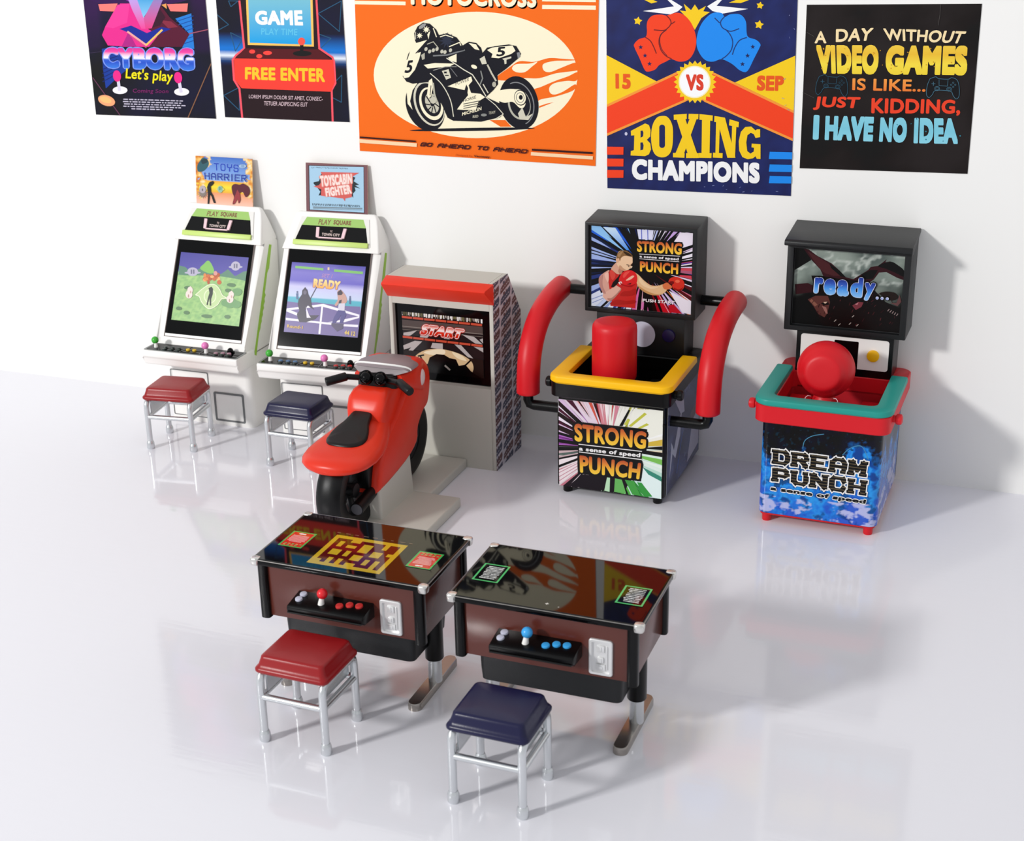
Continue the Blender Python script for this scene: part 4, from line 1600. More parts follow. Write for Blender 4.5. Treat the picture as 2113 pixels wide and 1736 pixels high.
# ------------------------------------------------------------------ punching machines
def ring_frame(bm, hwo, yo0, yo1, ro, z0, z1, cut):
    """open-backed padded collar: outer rounded U, inner U, ends square at y=yo1"""
    hwi, yi0, ri = cut
    outer = [(hwo, yo1)]
    for k in range(9):
        a = math.radians(-90 * k / 8)
        outer.append((hwo - ro + ro * math.cos(a), yo0 + ro + ro * math.sin(a)))
    for k in range(9):
        a = math.radians(-90 - 90 * k / 8)
        outer.append((-hwo + ro + ro * math.cos(a), yo0 + ro + ro * math.sin(a)))
    outer.append((-hwo, yo1))
    inner = [(-hwi, yo1)]
    for k in range(9):
        a = math.radians(180 + 90 * k / 8)
        inner.append((-hwi + ri + ri * math.cos(a), yi0 + ri + ri * math.sin(a)))
    for k in range(9):
        a = math.radians(270 + 90 * k / 8)
        inner.append((hwi - ri + ri * math.cos(a), yi0 + ri + ri * math.sin(a)))
    inner.append((hwi, yo1))
    # build as a strip of rings along the U
    n = len(outer)
    inner = inner[::-1]
    rings = []
    b = .012
    for o_, i_ in zip(outer, inner):
        o_, i_ = Vector(o_), Vector(i_)
        d = (i_ - o_)
        L = d.length
        d.normalize()
        q = []
        for s_, z in ((0, z0 + b), (0, z1 - b), (b * .3, z1 - b * .3), (b, z1), (L - b, z1), (L - b * .3, z1 - b * .3), (L, z1 - b), (L, z0 + b), (L - b, z0), (b, z0)):
            p = o_ + d * s_
            q.append((p.x, p.y, z))
        rings.append(q)
    loft(bm, rings)


def box_ring(bm, ho, y0, y1, ro, hi, yi0, yi1, ri, z0, z1, bev=.006):
    """closed rectangular collar"""
    O_ = lambda e, z: [(px, py, z) for px, py in rrect(0, (y0 + y1) / 2, ho - e, (y1 - y0) / 2 - e, ro, 6)]
    I_ = lambda e, z: [(px, py, z) for px, py in rrect(0, (yi0 + yi1) / 2, hi + e, (yi1 - yi0) / 2 + e, ri, 6)]
    loft(bm, [O_(bev, z0), O_(0, z0 + bev), O_(0, z1 - bev), O_(bev, z1), I_(bev, z1), I_(0, z1 - bev), I_(0, z0 + bev), I_(bev, z0)], closed=True)


def screen_box(t, hw, y0, y1, z0, z1f, z1b, inner, mat_, depth=.03, visor=False):
    """hollow-fronted monitor housing"""
    bm = bmesh.new()
    ix0, ix1, iz0, iz1 = inner
    F_ = [(-hw, y0, z0), (hw, y0, z0), (hw, y0, z1f), (-hw, y0, z1f)]
    B_ = [(-hw, y1, z0), (hw, y1, z0), (hw, y1, z1b), (-hw, y1, z1b)]
    I_ = [(ix0, y0, iz0), (ix1, y0, iz0), (ix1, y0, iz1), (ix0, y0, iz1)]
    R_ = [(x, y0 + depth, z) for x, y, z in I_]
    loft(bm, [B_, F_, I_, R_], (True, True))
    es = [e for e in bm.edges if all(abs(v.co.y - y0) > 1e-4 or abs(abs(v.co.x) - hw) < 1e-5 for v in e.verts)]
    bmesh.ops.bevel(bm, geom=es, offset=.006, segments=2, affect='EDGES', profile=.5)
    h = obj('screen_housing', bm, mat_, t)
    return h


def burst(ar, c, r, cols, n, seed, lo=.15, hi=1.6):
    """radiating streaks"""
    rnd = random.Random(seed)
    ar.step = .2
    for i in range(n):
        if i == n - 1:
            ar.step = 1.0
        a = 2 * PI * i / n + rnd.uniform(-.05, .05)
        wd = rnd.uniform(.016, .07)
        r0 = r * lo * rnd.uniform(.6, 2.6)
        col = cols(math.degrees(a) % 360, rnd)
        ca, sa = math.cos(a), math.sin(a)
        p = (c[0] + r0 * ca, c[1] + r0 * sa)
        q0 = (c[0] + r * hi * math.cos(a - wd), c[1] + r * hi * math.sin(a - wd))
        q1 = (c[0] + r * hi * math.cos(a + wd), c[1] + r * hi * math.sin(a + wd))
        ar.poly([p, q0, q1], col)


GOLD = [(0, '#fbd24a'), (.35, '#f5b93c'), (.7, '#e0823c'), (1, '#b84f34')]


def art_boxer(w, h):
    ar = Art(w, h, [(95, 120), (1815, 215), (1785, 1635), (110, 1515)])
    ar.bg('#0b0a12')

    def cols(a, r):
        if 150 < a < 215:
            return r.choice(['#9fb4e8', '#1c2440', '#121528', '#2c3a78'])
        if 215 <= a < 262:
            return r.choice(['#2a63d8', '#1c3aa0', '#0e1230', '#8fc4f4', '#14245c'])
        if 262 <= a < 290:
            return r.choice(['#dfe4fb', '#2a3fb0', '#b9c4f0', '#1a1f60'])
        if 290 <= a < 350:
            return r.choice(['#f3eef8', '#c9a6e0', '#7a58b8', '#efe6f6', '#e6cdea'])
        if a >= 350 or a < 15:
            return r.choice(['#5b3f9a', '#1c1438', '#e0d4ee', '#b0607a', '#d04a5a'])
        if a < 60:
            return r.choice(['#e8d4ec', '#f6f0fa', '#d0708a', '#e07a3a', '#5a1420', '#c9b0e0'])
        if a < 105:
            return r.choice(['#a01a28', '#d86aa8', '#2a0a12', '#c8202c', '#e8b0c0', '#14060a'])
        return r.choice(['#eaf0fb', '#8fa4d8', '#3a3f8c', '#c4d4f4'])
    burst(ar, (1000, 830), 900, cols, 120, 11, .34, 1.7)
    ar.poly([(290, 140), (500, 150), (740, 530), (700, 540)], '', grad=('#3f8fe8', '#cfe8fb'))
    ar.poly([(870, 170), (1150, 180), (1130, 350), (900, 340)], '#dfe2f8')
    for x in (945, 1050):
        ar.line([(x, 175), (x + 6, 345)], 14, '#4858c0')
    ar.poly([(1480, 400), (1600, 210), (1815, 220), (1810, 420), (1640, 480)], '#efe6f4')
    for q in ([(1600, 780), (1800, 740), (1798, 765), (1600, 795)], [(1580, 950), (1795, 960), (1795, 1000), (1600, 980)]):
        ar.poly(q, '#f0e4ee' if q[0][1] < 900 else '#d8475a')
    ar.poly([(105, 1320), (250, 1240), (310, 1400), (210, 1500), (115, 1490)], '#dbe4f6')
    ar.line([(115, 1400), (290, 1330)], 16, '#8f9fd0'); ar.line([(130, 1460), (310, 1380)], 12, '#7a8cc8')
    ar.poly([(1420, 1230), (1800, 1420), (1785, 1630), (1640, 1600)], '#efe8f4')
    ar.poly([(1400, 1480), (1500, 1460), (1640, 1620), (1440, 1600)], '#c01f2c')
    ar.poly([(960, 1440), (1000, 1430), (990, 1560), (945, 1555)], '#d878b4')
    ar.poly([(860, 350), (1640, 380), (1640, 600), (1600, 960), (860, 930)], '#0a0709')
    # boxer
    ar.poly([(450, 850), (560, 780), (640, 860), (700, 900), (850, 920), (900, 1060), (870, 1200), (850, 1540), (430, 1510), (460, 1400), (390, 1180), (380, 960)], '#c8302c')
    ar.poly([(410, 890), (330, 930), (250, 1000), (230, 1080), (260, 1200), (330, 1340), (400, 1430), (470, 1400), (560, 1300), (610, 1210), (520, 1150), (430, 1240), (400, 1130), (380, 980)], '#d9a594', True)
    ar.poly([(300, 1330), (400, 1240), (540, 1160), (600, 1220), (540, 1310), (430, 1420), (370, 1420)], '#e2b2a0', True)
    ar.poly([(520, 760), (600, 780), (640, 900), (560, 960), (470, 900), (440, 860)], '#d9a88f', True)
    ar.poly([(560, 570), (640, 545), (720, 580), (790, 650), (800, 720), (795, 760), (760, 800), (760, 850), (700, 890), (620, 890), (560, 830), (530, 770), (520, 690)], '#ecc7a2', True)
    ar.poly([(530, 690), (545, 600), (600, 550), (680, 545), (760, 590), (800, 650), (720, 640), (650, 640), (600, 680), (590, 720)], '#8a6640', True)
    ar.poly([(640, 560), (720, 580), (790, 640), (700, 625)], '#3b2c20', True)
    ar.ell((550, 720), 26, 44, '#e0b08e', 15)
    ar.line([(700, 790), (745, 800)], 14, '#4a3020'); ar.line([(770, 800), (795, 790)], 10, '#4a3020')
    ar.ell((735, 822), 12, 7, '#2c1c14')
    ar.poly([(760, 800), (800, 820), (770, 860)], '#f6dcbc')
    ar.poly([(820, 930), (900, 960), (1000, 1060), (1120, 1140), (1250, 1140), (1320, 1120), (1380, 1210), (1300, 1290), (1170, 1310), (1050, 1280), (930, 1200), (880, 1120)], '#e6bd8e', True)
    ar.poly([(900, 1150), (1050, 1240), (1200, 1290), (1300, 1280), (1180, 1312), (1050, 1282), (930, 1205)], '#c9975f', True)
    ar.poly([(1310, 1130), (1380, 1085), (1420, 1110), (1470, 1160), (1420, 1200), (1340, 1200)], '#d8764a', True)
    ar.poly([(1410, 1080), (1440, 1010), (1530, 980), (1620, 1010), (1675, 1080), (1660, 1180), (1590, 1225), (1500, 1200), (1470, 1140), (1480, 1090)], '#d2362a', True)
    ar.poly([(1420, 1070), (1490, 1060), (1500, 1100), (1450, 1110)], '#7a1414', True)
    ar.ell((1560, 1060), 40, 26, '#ea6a4e')
    ar.poly([(440, 1180), (470, 1100), (560, 1000), (620, 900), (660, 900), (640, 1000), (560, 1120), (480, 1190)], '#241014')
    ar.poly([(570, 1060), (620, 940), (700, 890), (790, 890), (860, 940), (885, 1030), (860, 1120), (780, 1170), (690, 1160), (620, 1140)], '#da2a2c', True)
    ar.poly([(690, 1060), (790, 980), (830, 990), (760, 1050)], '#f0b8a0', True)
    ar.poly([(530, 1150), (600, 1060), (650, 1120), (610, 1200)], '#c8302c')
    ar.poly([(560, 1100), (610, 1080), (630, 1115), (590, 1140)], '#f3e3e0')
    ar.poly([(700, 1130), (790, 1100), (770, 1130)], '#3a0c0e')
    # muscle, cloth and glove tones of the printed boxer
    ar.poly([(250, 1010), (300, 970), (290, 1080), (300, 1180), (350, 1290), (300, 1280), (245, 1160), (232, 1080)], '#c08a80', True)
    ar.poly([(330, 960), (390, 930), (400, 1020), (390, 1100), (350, 1040)], '#eec0ae', True)
    ar.poly([(380, 1380), (450, 1370), (540, 1290), (600, 1215), (585, 1260), (520, 1340), (430, 1425)], '#b98476', True)
    ar.poly([(560, 900), (600, 830), (640, 880), (600, 960)], '#b5806a', True)
    ar.poly([(590, 800), (640, 850), (700, 885), (620, 885), (570, 840)], '#c99a78', True)
    ar.line([(795, 760), (760, 800), (765, 850)], 7, '#d8a67e', True)
    ar.poly([(545, 640), (570, 590), (640, 555), (610, 610), (580, 660)], '#a8835a', True)
    ar.poly([(640, 1260), (760, 1240), (850, 1200), (840, 1300), (720, 1330), (600, 1330)], '#b02824', True)
    ar.poly([(450, 1440), (560, 1400), (700, 1420), (840, 1400), (845, 1450), (640, 1480), (440, 1490)], '#b02824', True)
    ar.poly([(420, 900), (470, 900), (520, 980), (470, 1060), (430, 1000)], '#d84a40', True)
    ar.poly([(590, 1090), (640, 1130), (740, 1150), (850, 1120), (780, 1172), (690, 1164), (615, 1142)], '#a81a1e', True)
    ar.poly([(640, 980), (680, 920), (760, 900), (720, 950), (660, 1020)], '#e8514a', True)
    ar.poly([(1500, 1170), (1580, 1200), (1655, 1160), (1600, 1225), (1520, 1212)], '#9a1f18', True)
    ar.poly([(930, 1000), (1010, 1090), (1120, 1165), (1240, 1170), (1130, 1200), (1000, 1160), (920, 1080)], '#f0cfa4', True)
    for wd, q in (('STRONG', [(870, 365), (1635, 395), (1625, 600), (875, 560)]), ('PUNCH', [(925, 720), (1575, 750), (1570, 940), (930, 900)])):
        ar.text(wd, q, GOLD, .045, outline=(20, '#0a0709'))
    ar.line([(915, 597), (1600, 622)], 9, '#e9e6ea'); ar.line([(918, 680), (1585, 718)], 9, '#e9e6ea')
    ar.text('a sense of speed', [(920, 615), (1580, 650), (1578, 708), (918, 668)], '#f2eff2', .04)
    ar.text('PUSH START', [(980, 1370), (1520, 1400), (1515, 1455), (978, 1425)], '#f3e9ec', .035)
    return ar


def art_strong_front(w, h):
    ar = Art(w, h, [(138, 88), (1516, 238), (1500, 1402), (155, 1228)])
    ar.bg('#18121a')
    cc = (800, 740)
    for q, c in (([(560, 100), (1516, 200), (1516, 560)], '#f4f2ea'), ([(1516, 620), (1516, 1402), (1250, 1402)], '#e6f4ec'), ([(138, 88), (620, 100)], '#e9d8e6'), ([(138, 1000), (138, 1228), (420, 1260)], '#efe2e6'),
                 ([(620, 100), (800, 110)], '#d98a94')):
        ar.poly([cc] + q, c)

    def cols(a, r):
        if 185 < a < 235:
            return r.choice(['#8a3f9a', '#f3e6f4', '#4a1630', '#b06ac0', '#2a101c', '#e0c4e4'])
        if 235 <= a < 262:
            return r.choice(['#c8303a', '#f4dce4', '#3a0c14', '#d85a4a', '#efc9d0'])
        if 262 <= a < 285:
            return r.choice(['#f6e6ea', '#d88a9a', '#c04a4a', '#fbf4f2'])
        if 285 <= a < 350:
            return r.choice(['#f3f4e4', '#fafaf4', '#d8d98a', '#f6f4e8', '#9a9a3a', '#fdfdfa'])
        if a >= 350 or a < 12:
            return r.choice(['#e8dcc0', '#1c1408', '#d8b84a', '#f4f0e4', '#2a2010'])
        if a < 40:
            return r.choice(['#7fc45a', '#eef8f0', '#2c8a4a', '#bfe4d4', '#143a1c', '#e0f4e8'])
        if a < 75:
            return r.choice(['#eaf8f6', '#3a9a44', '#62b84a', '#d4f0ec', '#f4fcfa'])
        if a < 100:
            return r.choice(['#2c8a3a', '#1a141c', '#7cc87a', '#241c26', '#d4f0d8'])
        if a < 140:
            return r.choice(['#1e181e', '#241c22', '#2a2028'])
        if a < 170:
            return r.choice(['#f4e8ec', '#e0a0b0', '#2c1418', '#f8f2f2', '#c87a8a'])
        return r.choice(['#1c141a', '#d0b4b8', '#3a2428', '#e8d8dc', '#2a1a1e', '#5a6a64'])
    burst(ar, (800, 740), 800, cols, 150, 21,   .30, 1.6)
    ar.poly([(1130, 210), (1516, 238), (1508, 540), (1330, 600), (1180, 470), (1050, 440)], '#f6f6ea')
    for a_, b_ in (((1060, 440), (1290, 270)), ((1180, 465), (1320, 410)), ((1000, 420), (1070, 350))):
        ar.poly([a_, (b_[0] - 18, b_[1] - 10), (b_[0] + 14, b_[1] + 12), (a_[0] + 40, a_[1] + 10)], '#c8c84e')
    ar.poly([(940, 440), (1060, 225), (1085, 230), (985, 440)], '#17100c')
    ar.poly([(1250, 980), (1500, 1130), (1500, 1400), (1380, 1380), (1230, 1170)], '#eafaf8')
    ar.poly([(1180, 1180), (1240, 1190), (1385, 1370), (1270, 1370)], '#3d9c46')
    ar.poly([(1250, 980), (1500, 1110), (1500, 1170), (1330, 1080)], '#3f8f7a')
    ar.poly([(390, 920), (395, 1010), (240, 1160), (160, 1215), (150, 1030)], '#f2e4e8')
    for k in range(3):
        ar.line([(390, 940 + k * 36), (155, 1060 + k * 55)], 9, '#c88a9a')
    ar.poly([(440, 1080), (1100, 1140), (1000, 1330), (300, 1240)], '#211b22')
    ar.poly([(785, 1120), (825, 1125), (820, 1310), (750, 1295)], '#bfe6c0')
    ar.poly([(890, 1130), (980, 1150), (1040, 1335), (880, 1310)], '#6cba62')
    ar.poly([(1020, 1150), (1140, 1165), (1230, 1360), (1120, 1345)], '#49a34a')
    for q in ([(380, 385), (1310, 480), (1300, 780), (350, 640)], [(400, 640), (1240, 760), (1240, 900), (400, 800)], [(400, 800), (1250, 900), (1235, 1170), (400, 1070)]):
        ar.poly(q, '#120c0e')
    for wd, q in (('STRONG', [(345, 405), (1305, 512), (1290, 745), (355, 645)]), ('PUNCH', [(420, 825), (1235, 925), (1210, 1145), (430, 1058)])):
        ar.text(wd, q, GOLD, .045, outline=(26, '#100a0c'))
    ar.line([(410, 683), (1240, 772)], 11, '#f2f0f0'); ar.line([(415, 785), (1240, 880)], 11, '#f2f0f0')
    ar.text('a sense of speed', [(415, 712), (1225, 795), (1218, 868), (413, 780)], '#f4f2f2', .04)
    return ar


def art_strong_side(w, h):
    ar = Art(w, h)
    ar.grid(lambda u, v: mix('#2c3350', '#5a6488', fbm(u * 3 + v, v * 3, 4) * 1.4 + .4), 20, 20)
    ar.poly([(w * .08, h * .15), (w * .12, h * .55), (w * .2, h * .42), (w * .3, h * .62), (w * .42, h * .8), (w * .38, h * .5), (w * .25, h * .3), (w * .16, h * .4)], '#c9cbd6')
    ar.poly([(w * .2, h * .98), (w * .45, h * .98), (w * .5, h * .72), (w * .38, h * .75)], '#b9bac8')
    ar.poly([(w * .62, h * .05), (w * .98, h * .1), (w * .98, h * .55), (w * .8, h * .6)], '#c4c2cc')
    ar.poly([(w * .64, h * .42), (w * .94, h * .55), (w * .94, h * .68), (w * .7, h * .6)], '#6a5658')
    ar.line([(w * .3, h * .1), (w * .45, h * .5)], .02, '#3f5f9a')
    return ar


# black machine with foam arms
t = thing('punching_machine', 'black punching machine with a yellow rim, red cylinder pad and two red foam arms', 'punching machine', (-.5771, -.8834, 0), -.0071)
bm = bmesh.new()
bx(bm, -.36, .36, -.018, .872, .05, .56, .012)
obj('body', bm, M_BLACK, t)
for sx in (-1, 1):
    for y_ in (.03, .80):
        bm = bmesh.new()
        lathe(bm, [(0, 0), (.026, 0), (.03, .006), (.03, .055), (0, .055)], (sx * .305, y_, 0), n=18)
        obj('foot', bm, M_BLACK, t)
ar = art_strong_front(.69, .602)
ar.build('front_print', M_GPRINT, t, (-.346, -.0205, .052), (1, 0, 0), (0, 0, 1), thick=.0015, edge='#f2f2f2')
for sx in (-1, 1):
    ar = art_strong_side(.83, .60)
    ar.build('side_print', M_GPRINT, t, (sx * .363, .02, .058), (0, 1, 0), (0, 0, 1), N=(sx, 0, 0), thick=.002, edge='#e8e8ea')
bm = bmesh.new()
box_ring(bm, .395, -.062, .872, .05, .305, .03, .60, .04, .682, .786)
rim = obj('tub_rim', bm, M_BLACK, t)
bm = bmesh.new()
box_ring(bm, .358, -.016, .87, .03, .31, .035, .60, .04, .50, .70)
obj('tub', bm, M_BLACK, t)
bm = bmesh.new()
bx(bm, -.27, -.13, .40, .58, .55, .64, .01)
bx(bm, .10, .27, .40, .58, .55, .64, .01)
obj('tub_step', bm, M_BLACKS, t)
bm = bmesh.new()
ring_frame(bm, .405, -.075, .575, .075, .775, .825, (.300, .022, .045))
obj('padded_rim', bm, M_YEL, t)
# cylinder pad on its stem
bm = bmesh.new()
lathe(bm, [(0, .55), (.05, .55), (.055, .74), (0, .74)], (-.06, .25, 0), n=20)
st_ = obj('pad_stem', bm, M_BLACK, t)
bm = bmesh.new()
lathe(bm, [(0, .712), (.10, .712), (.128, .722), (.143, .748), (.145, .78), (.145, 1.065), (.142, 1.095), (.128, 1.117), (.10, 1.123), (.05, 1.122), (0, 1.122)], (-.06, .25, 0), n=44)
obj('punch_pad', bm, M_RED, t, ang=60)
# neck with lamp disc and button
bm = bmesh.new()
bx(bm, -.302, .302, .628, .872, .74, 1.08, .006)
nk = obj('neck', bm, M_BLACKS, t)
bm = bmesh.new()
lathe(bm, [(0, 0), (.088, 0), (.088, .004), (0, .0045)], (.016, .628, .925), (0, -1, 0), 40)
obj('lamp_disc', bm, M_LGREY, nk)
bm = bmesh.new()
disc(bm, (.197, .628, .933), .045, .018, (0, -1, 0))
obj('button', bm, M_NAVYB, nk)
hs = screen_box(t, .377, .600, .876, 1.06, 1.666, 1.69, (-.352, .352, 1.088, 1.645), M_BLACKS, .022)
ar = art_boxer(.680, .545)
ar.build('screen', M_SCR, t, (-.337, .6205, 1.092), (1, 0, 0), (0, 0, 1))
for sx in (-1, 1):
    # black pipe frame and red foam sleeve of each arm
    bm = bmesh.new()
    lowp = [(sx * .34, .10, .545), (sx * .56, .10, .545), (sx * .588, .10, .552), (sx * .60, .10, .58), (sx * .60, .10, .66)]
    upp = [(sx * .34, .765, 1.155), (sx * .55, .765, 1.155), (sx * .60, .74, 1.155)]
    tube(bm, lowp, .034, 16)
    obj('arm_pipe', bm, M_BLACK, t)
    bm = bmesh.new()
    tube(bm, upp, .034, 16)
    obj('arm_pipe', bm, M_BLACK, t)
    bm = bmesh.new()
    P_ = catmull([(sx * .60, .10, .628), (sx * .60, .108, .74), (sx * .60, .135, .86), (sx * .60, .20, .97), (sx * .60, .31, 1.06), (sx * .60, .46, 1.12), (sx * .60, .62, 1.15), (sx * .60, .775, 1.16)], 5)
    tube(bm, [P_[0] - Vector((0, 0, .006))] + P_ + [P_[-1] + Vector((0, .006, 0))], [.068] + [.077] * len(P_) + [.068], 24)
    obj('foam_arm', bm, M_RED, t, ang=60)
    bm = bmesh.new()
    lathe(bm, [(0, 0), (.026, 0), (.026, .025), (.034, .03), (.034, .055), (.028, .062), (0, .062)], (sx * .39, .05, .742), (sx, 0, 0), 16)
    obj('side_peg', bm, M_BLACK, t)


# ---- red and teal machine
BR = .05
def flame(u, v):
    e = fbm(u * 3.0, v * 2.2, 1.0, 1, 5)
    f = fbm(u * 9, v * 9, 7.0, 1, 4)
    g = fbm(u * 26, v * 26, 11.0, 1, 3)
    ks = [(-9, .62), (-.3, .58), (-.02, .80), (.05, .60), (.14, .44), (.3, .50), (.5, .42), (.66, .46), (.76, .74), (.88, .78), (.97, .58), (1.04, .66), (1.5, .6), (9, .6)]
    for (a, la), (b, lb) in zip(ks, ks[1:]):
        if a <= u <= b:
            t = (u - a) / (b - a)
            lvl = la + (lb - la) * t * t * (3 - 2 * t)
            break
    d = lvl + e * .22 + g * .05 - v
    if d < -.10:
        c = mix('#0a0c14', '#141a28', f + .5)
        if g > .45:
            c = mix(c, '#2a4a5a', .35)
    elif d < .02:
        c = mix('#0e1624', '#1d5a9c', (d + .10) / .12 + g * .8)
    else:
        c = ramp([(0, '#1b74d8'), (.25, '#34a0f0'), (.5, '#2a82e4'), (.8, '#2a5ccc'), (1, '#3a62d0')], min(1, d * 1.5 + f * .7))
        c = mix(c, '#123078', max(0, min(.75, (-f - .12) * 3 + g * .5)))
        if v < .20 + .1 * max(0, u - .5):
            c = mix(c, '#c3c6ee', max(0, min(.9, (fbm(u * 6, v * 10, 3.3) - .02) * 5 + g)))
    return c


SW = .785          # length of each printed flank
FW = .71


def art_dream_wrap():
    w, h = 2 * SW + FW, .612
    ar = Art(w, h)
    ar._solve([(95, 1095), (725, 1160), (690, 1632), (88, 1560)], [(SW, h), (SW + FW, h), (SW + FW, 0), (SW, 0)])

    def f(u, v):
        return flame((u * w - SW) / FW, v)
    ar.grid(f, 420, 110)
    for pts in ([(310, 1240), (320, 1200), (360, 1175), (420, 1165)], [(520, 1270), (560, 1235), (620, 1225), (655, 1290)]):
        ar.line(pts, 4, '#4f8fb0', True)
    for word, q, wd in (('DREAM', [(168, 1255), (636, 1309), (628, 1370), (168, 1312)], 16), ('PUNCH', [(168, 1347), (634, 1402), (628, 1462), (168, 1400)], 16)):
        ar.blocks(word, q, wd, '#17130f', .55, serif=.2, outline=(6, '#f6f4f0'), vf=1.9, stripes=(6, '#6e6048'))
    ar.text('a sense of speed', [(148, 1430), (648, 1492), (642, 1518), (146, 1455)], '#14120f', .05, outline=(5, '#f4f2ee'))
    return ar


t = thing('punching_machine', 'blue flame printed punching machine with a red tub, teal rim and round red ball', 'punching machine', (.7514, -.9088, 0), -.0188)
bm = bmesh.new()
loft(bm, [[(px, py, z) for px, py in rrect(0, .425, hw, hd, BR - .002, 8)] for z, hw, hd in ((.058, .345, .435), (.062, .3605, .447), (.56, .3605, .447))])
obj('body', bm, mat('blue_body', '#26406e', .4), t)
bm = bmesh.new()
loft(bm, [[(px, py, z) for px, py in rrect(0, .425, .352, .44, .03, 4)] for z in (.05, .066)])
obj('base_plate', bm, M_REDP, t)
for sx in (-1, 1):
    for y_ in (.02, .80):
        bm = bmesh.new()
        lathe(bm, [(0, 0), (.026, 0), (.028, .004), (.03, .055), (0, .055)], (sx * .312, y_, 0), n=18)
        obj('foot', bm, M_REDP, t)
ar = art_dream_wrap()


def wrap(x, y, z):
    # left flank, front and right flank of the body round two vertical corners
    hw, y0 = .362, -.0235
    s = x - SW - FW / 2
    sg = 1 if s >= 0 else -1
    s = abs(s)
    flat = hw - BR
    arc = BR * PI / 2
    if s <= flat:
        px, py, nx, ny = s, y0, 0, -1
    elif s <= flat + arc:
        a = (s - flat) / BR
        px, py, nx, ny = flat + BR * math.sin(a), y0 + BR - BR * math.cos(a), math.sin(a), -math.cos(a)
    else:
        px, py, nx, ny = hw, y0 + BR + (s - flat - arc), 1, 0
    return (sg * (px + nx * z), py + ny * z, .064 + y)


ar.build('body_print', M_GPRINT, t, (0, 0, 0), (1, 0, 0), (0, 0, 1), fn=wrap)
bm = bmesh.new()
box_ring(bm, .405, -.072, .885, .07, .305, .03, .62, .03, .677, .79)
obj('tub_rim', bm, M_REDP, t)
bm = bmesh.new()
box_ring(bm, .355, -.012, .868, .03, .312, .028, .62, .03, .50, .70)
bx(bm, -.33, .33, 0, .64, .49, .505)
tb_ = obj('tub', bm, M_REDIN, t)
for x0, x1 in ((-.30, -.16), (.15, .305)):
    bm = bmesh.new()
    bx(bm, x0, x1, .34, .56, .50, .655, .008)
    obj('tub_step', bm, M_REDP, tb_)
bm = bmesh.new()
ring_frame(bm, .412, -.078, .605, .095, .783, .828, (.308, .028, .05))
obj('padded_rim', bm, M_TEAL, t)
# ball on a bulb foot
bm = bmesh.new()
cx, cy, cz, R = -.040, .255, .945, .176
lathe(bm, [(0, -.40), (.10, -.40), (.10, -.26), (.085, -.235), (.068, -.215), (.072, -.195), (.066, -.175), (.060, -.165), (0, -.165)], (cx, cy, cz), n=32)
obj('ball_stem', bm, M_REDP, t)
bm = bmesh.new()
prof = []
for k in range(25):
    a_ = PI * k / 24
    prof.append((max(0, R * math.sin(a_)), -R * .82 * math.cos(a_)))
# shallow dished front face
prof = [(0, -.134), (.05, -.1345), (.085, -.134), (.10, -.131), (.112, -.124)] + [p for p in prof if p[1] > -.112]
prof[-1] = (0, prof[-1][1])
lathe(bm, prof, (cx, cy, cz), Vector((0, 1, -.12)), 44)
obj('punch_ball', bm, M_RED, t, ang=60)
bm = bmesh.new()
for sx in (-1, 1):
    tube(bm, [(cx + sx * .098, cy - .10, .62), (cx + sx * .098, cy - .10, .785), (cx + sx * .085, cy - .09, .795), (cx + sx * .07, cy - .08, .79)], .0026, 8)
    if sx == -1:
        obj('wire_clip', bm, M_PINKW, t)
        bm = bmesh.new()
obj('wire_clip', bm, M_PINKW, t)
# neck with white plate
bm = bmesh.new()
bx(bm, -.298, .308, .625, .878, .772, 1.09, .006)
nk = obj('neck', bm, M_BLACK, t)
bm = bmesh.new()
O_ = rrect(.006, .941, .275, .101, .018, 4)
loft(bm, [[(px, yy, pz) for px, pz in O_] for yy in (.626, .621)])
pl = obj('white_plate', bm, M_WHITE, nk)
bm = bmesh.new()
loft(bm, [[(px, yy, pz) for px, pz in rrect(.018, .927, .075, .093, .006, 3)] for yy in (.622, .619)])
obj('coin_window', bm, M_GLOSSK, nk)
bm = bmesh.new()
disc(bm, (.187, .621, .937), .039, .016, (0, -1, 0))
obj('button', bm, M_YEL, nk)
hs = screen_box(t, .377, .589, .895, 1.066, 1.63, 1.69, (-.338, .338, 1.098, 1.60), M_BLACKS, .035)
bm = bmesh.new()
prism(bm, [(.528, 1.628), (.53, 1.652), (.545, 1.662), (.898, 1.706), (.898, 1.68), (.60, 1.628), (.585, 1.612)], 'x', -.388, .386, .005)
obj('visor', bm, M_BLACKS, t)


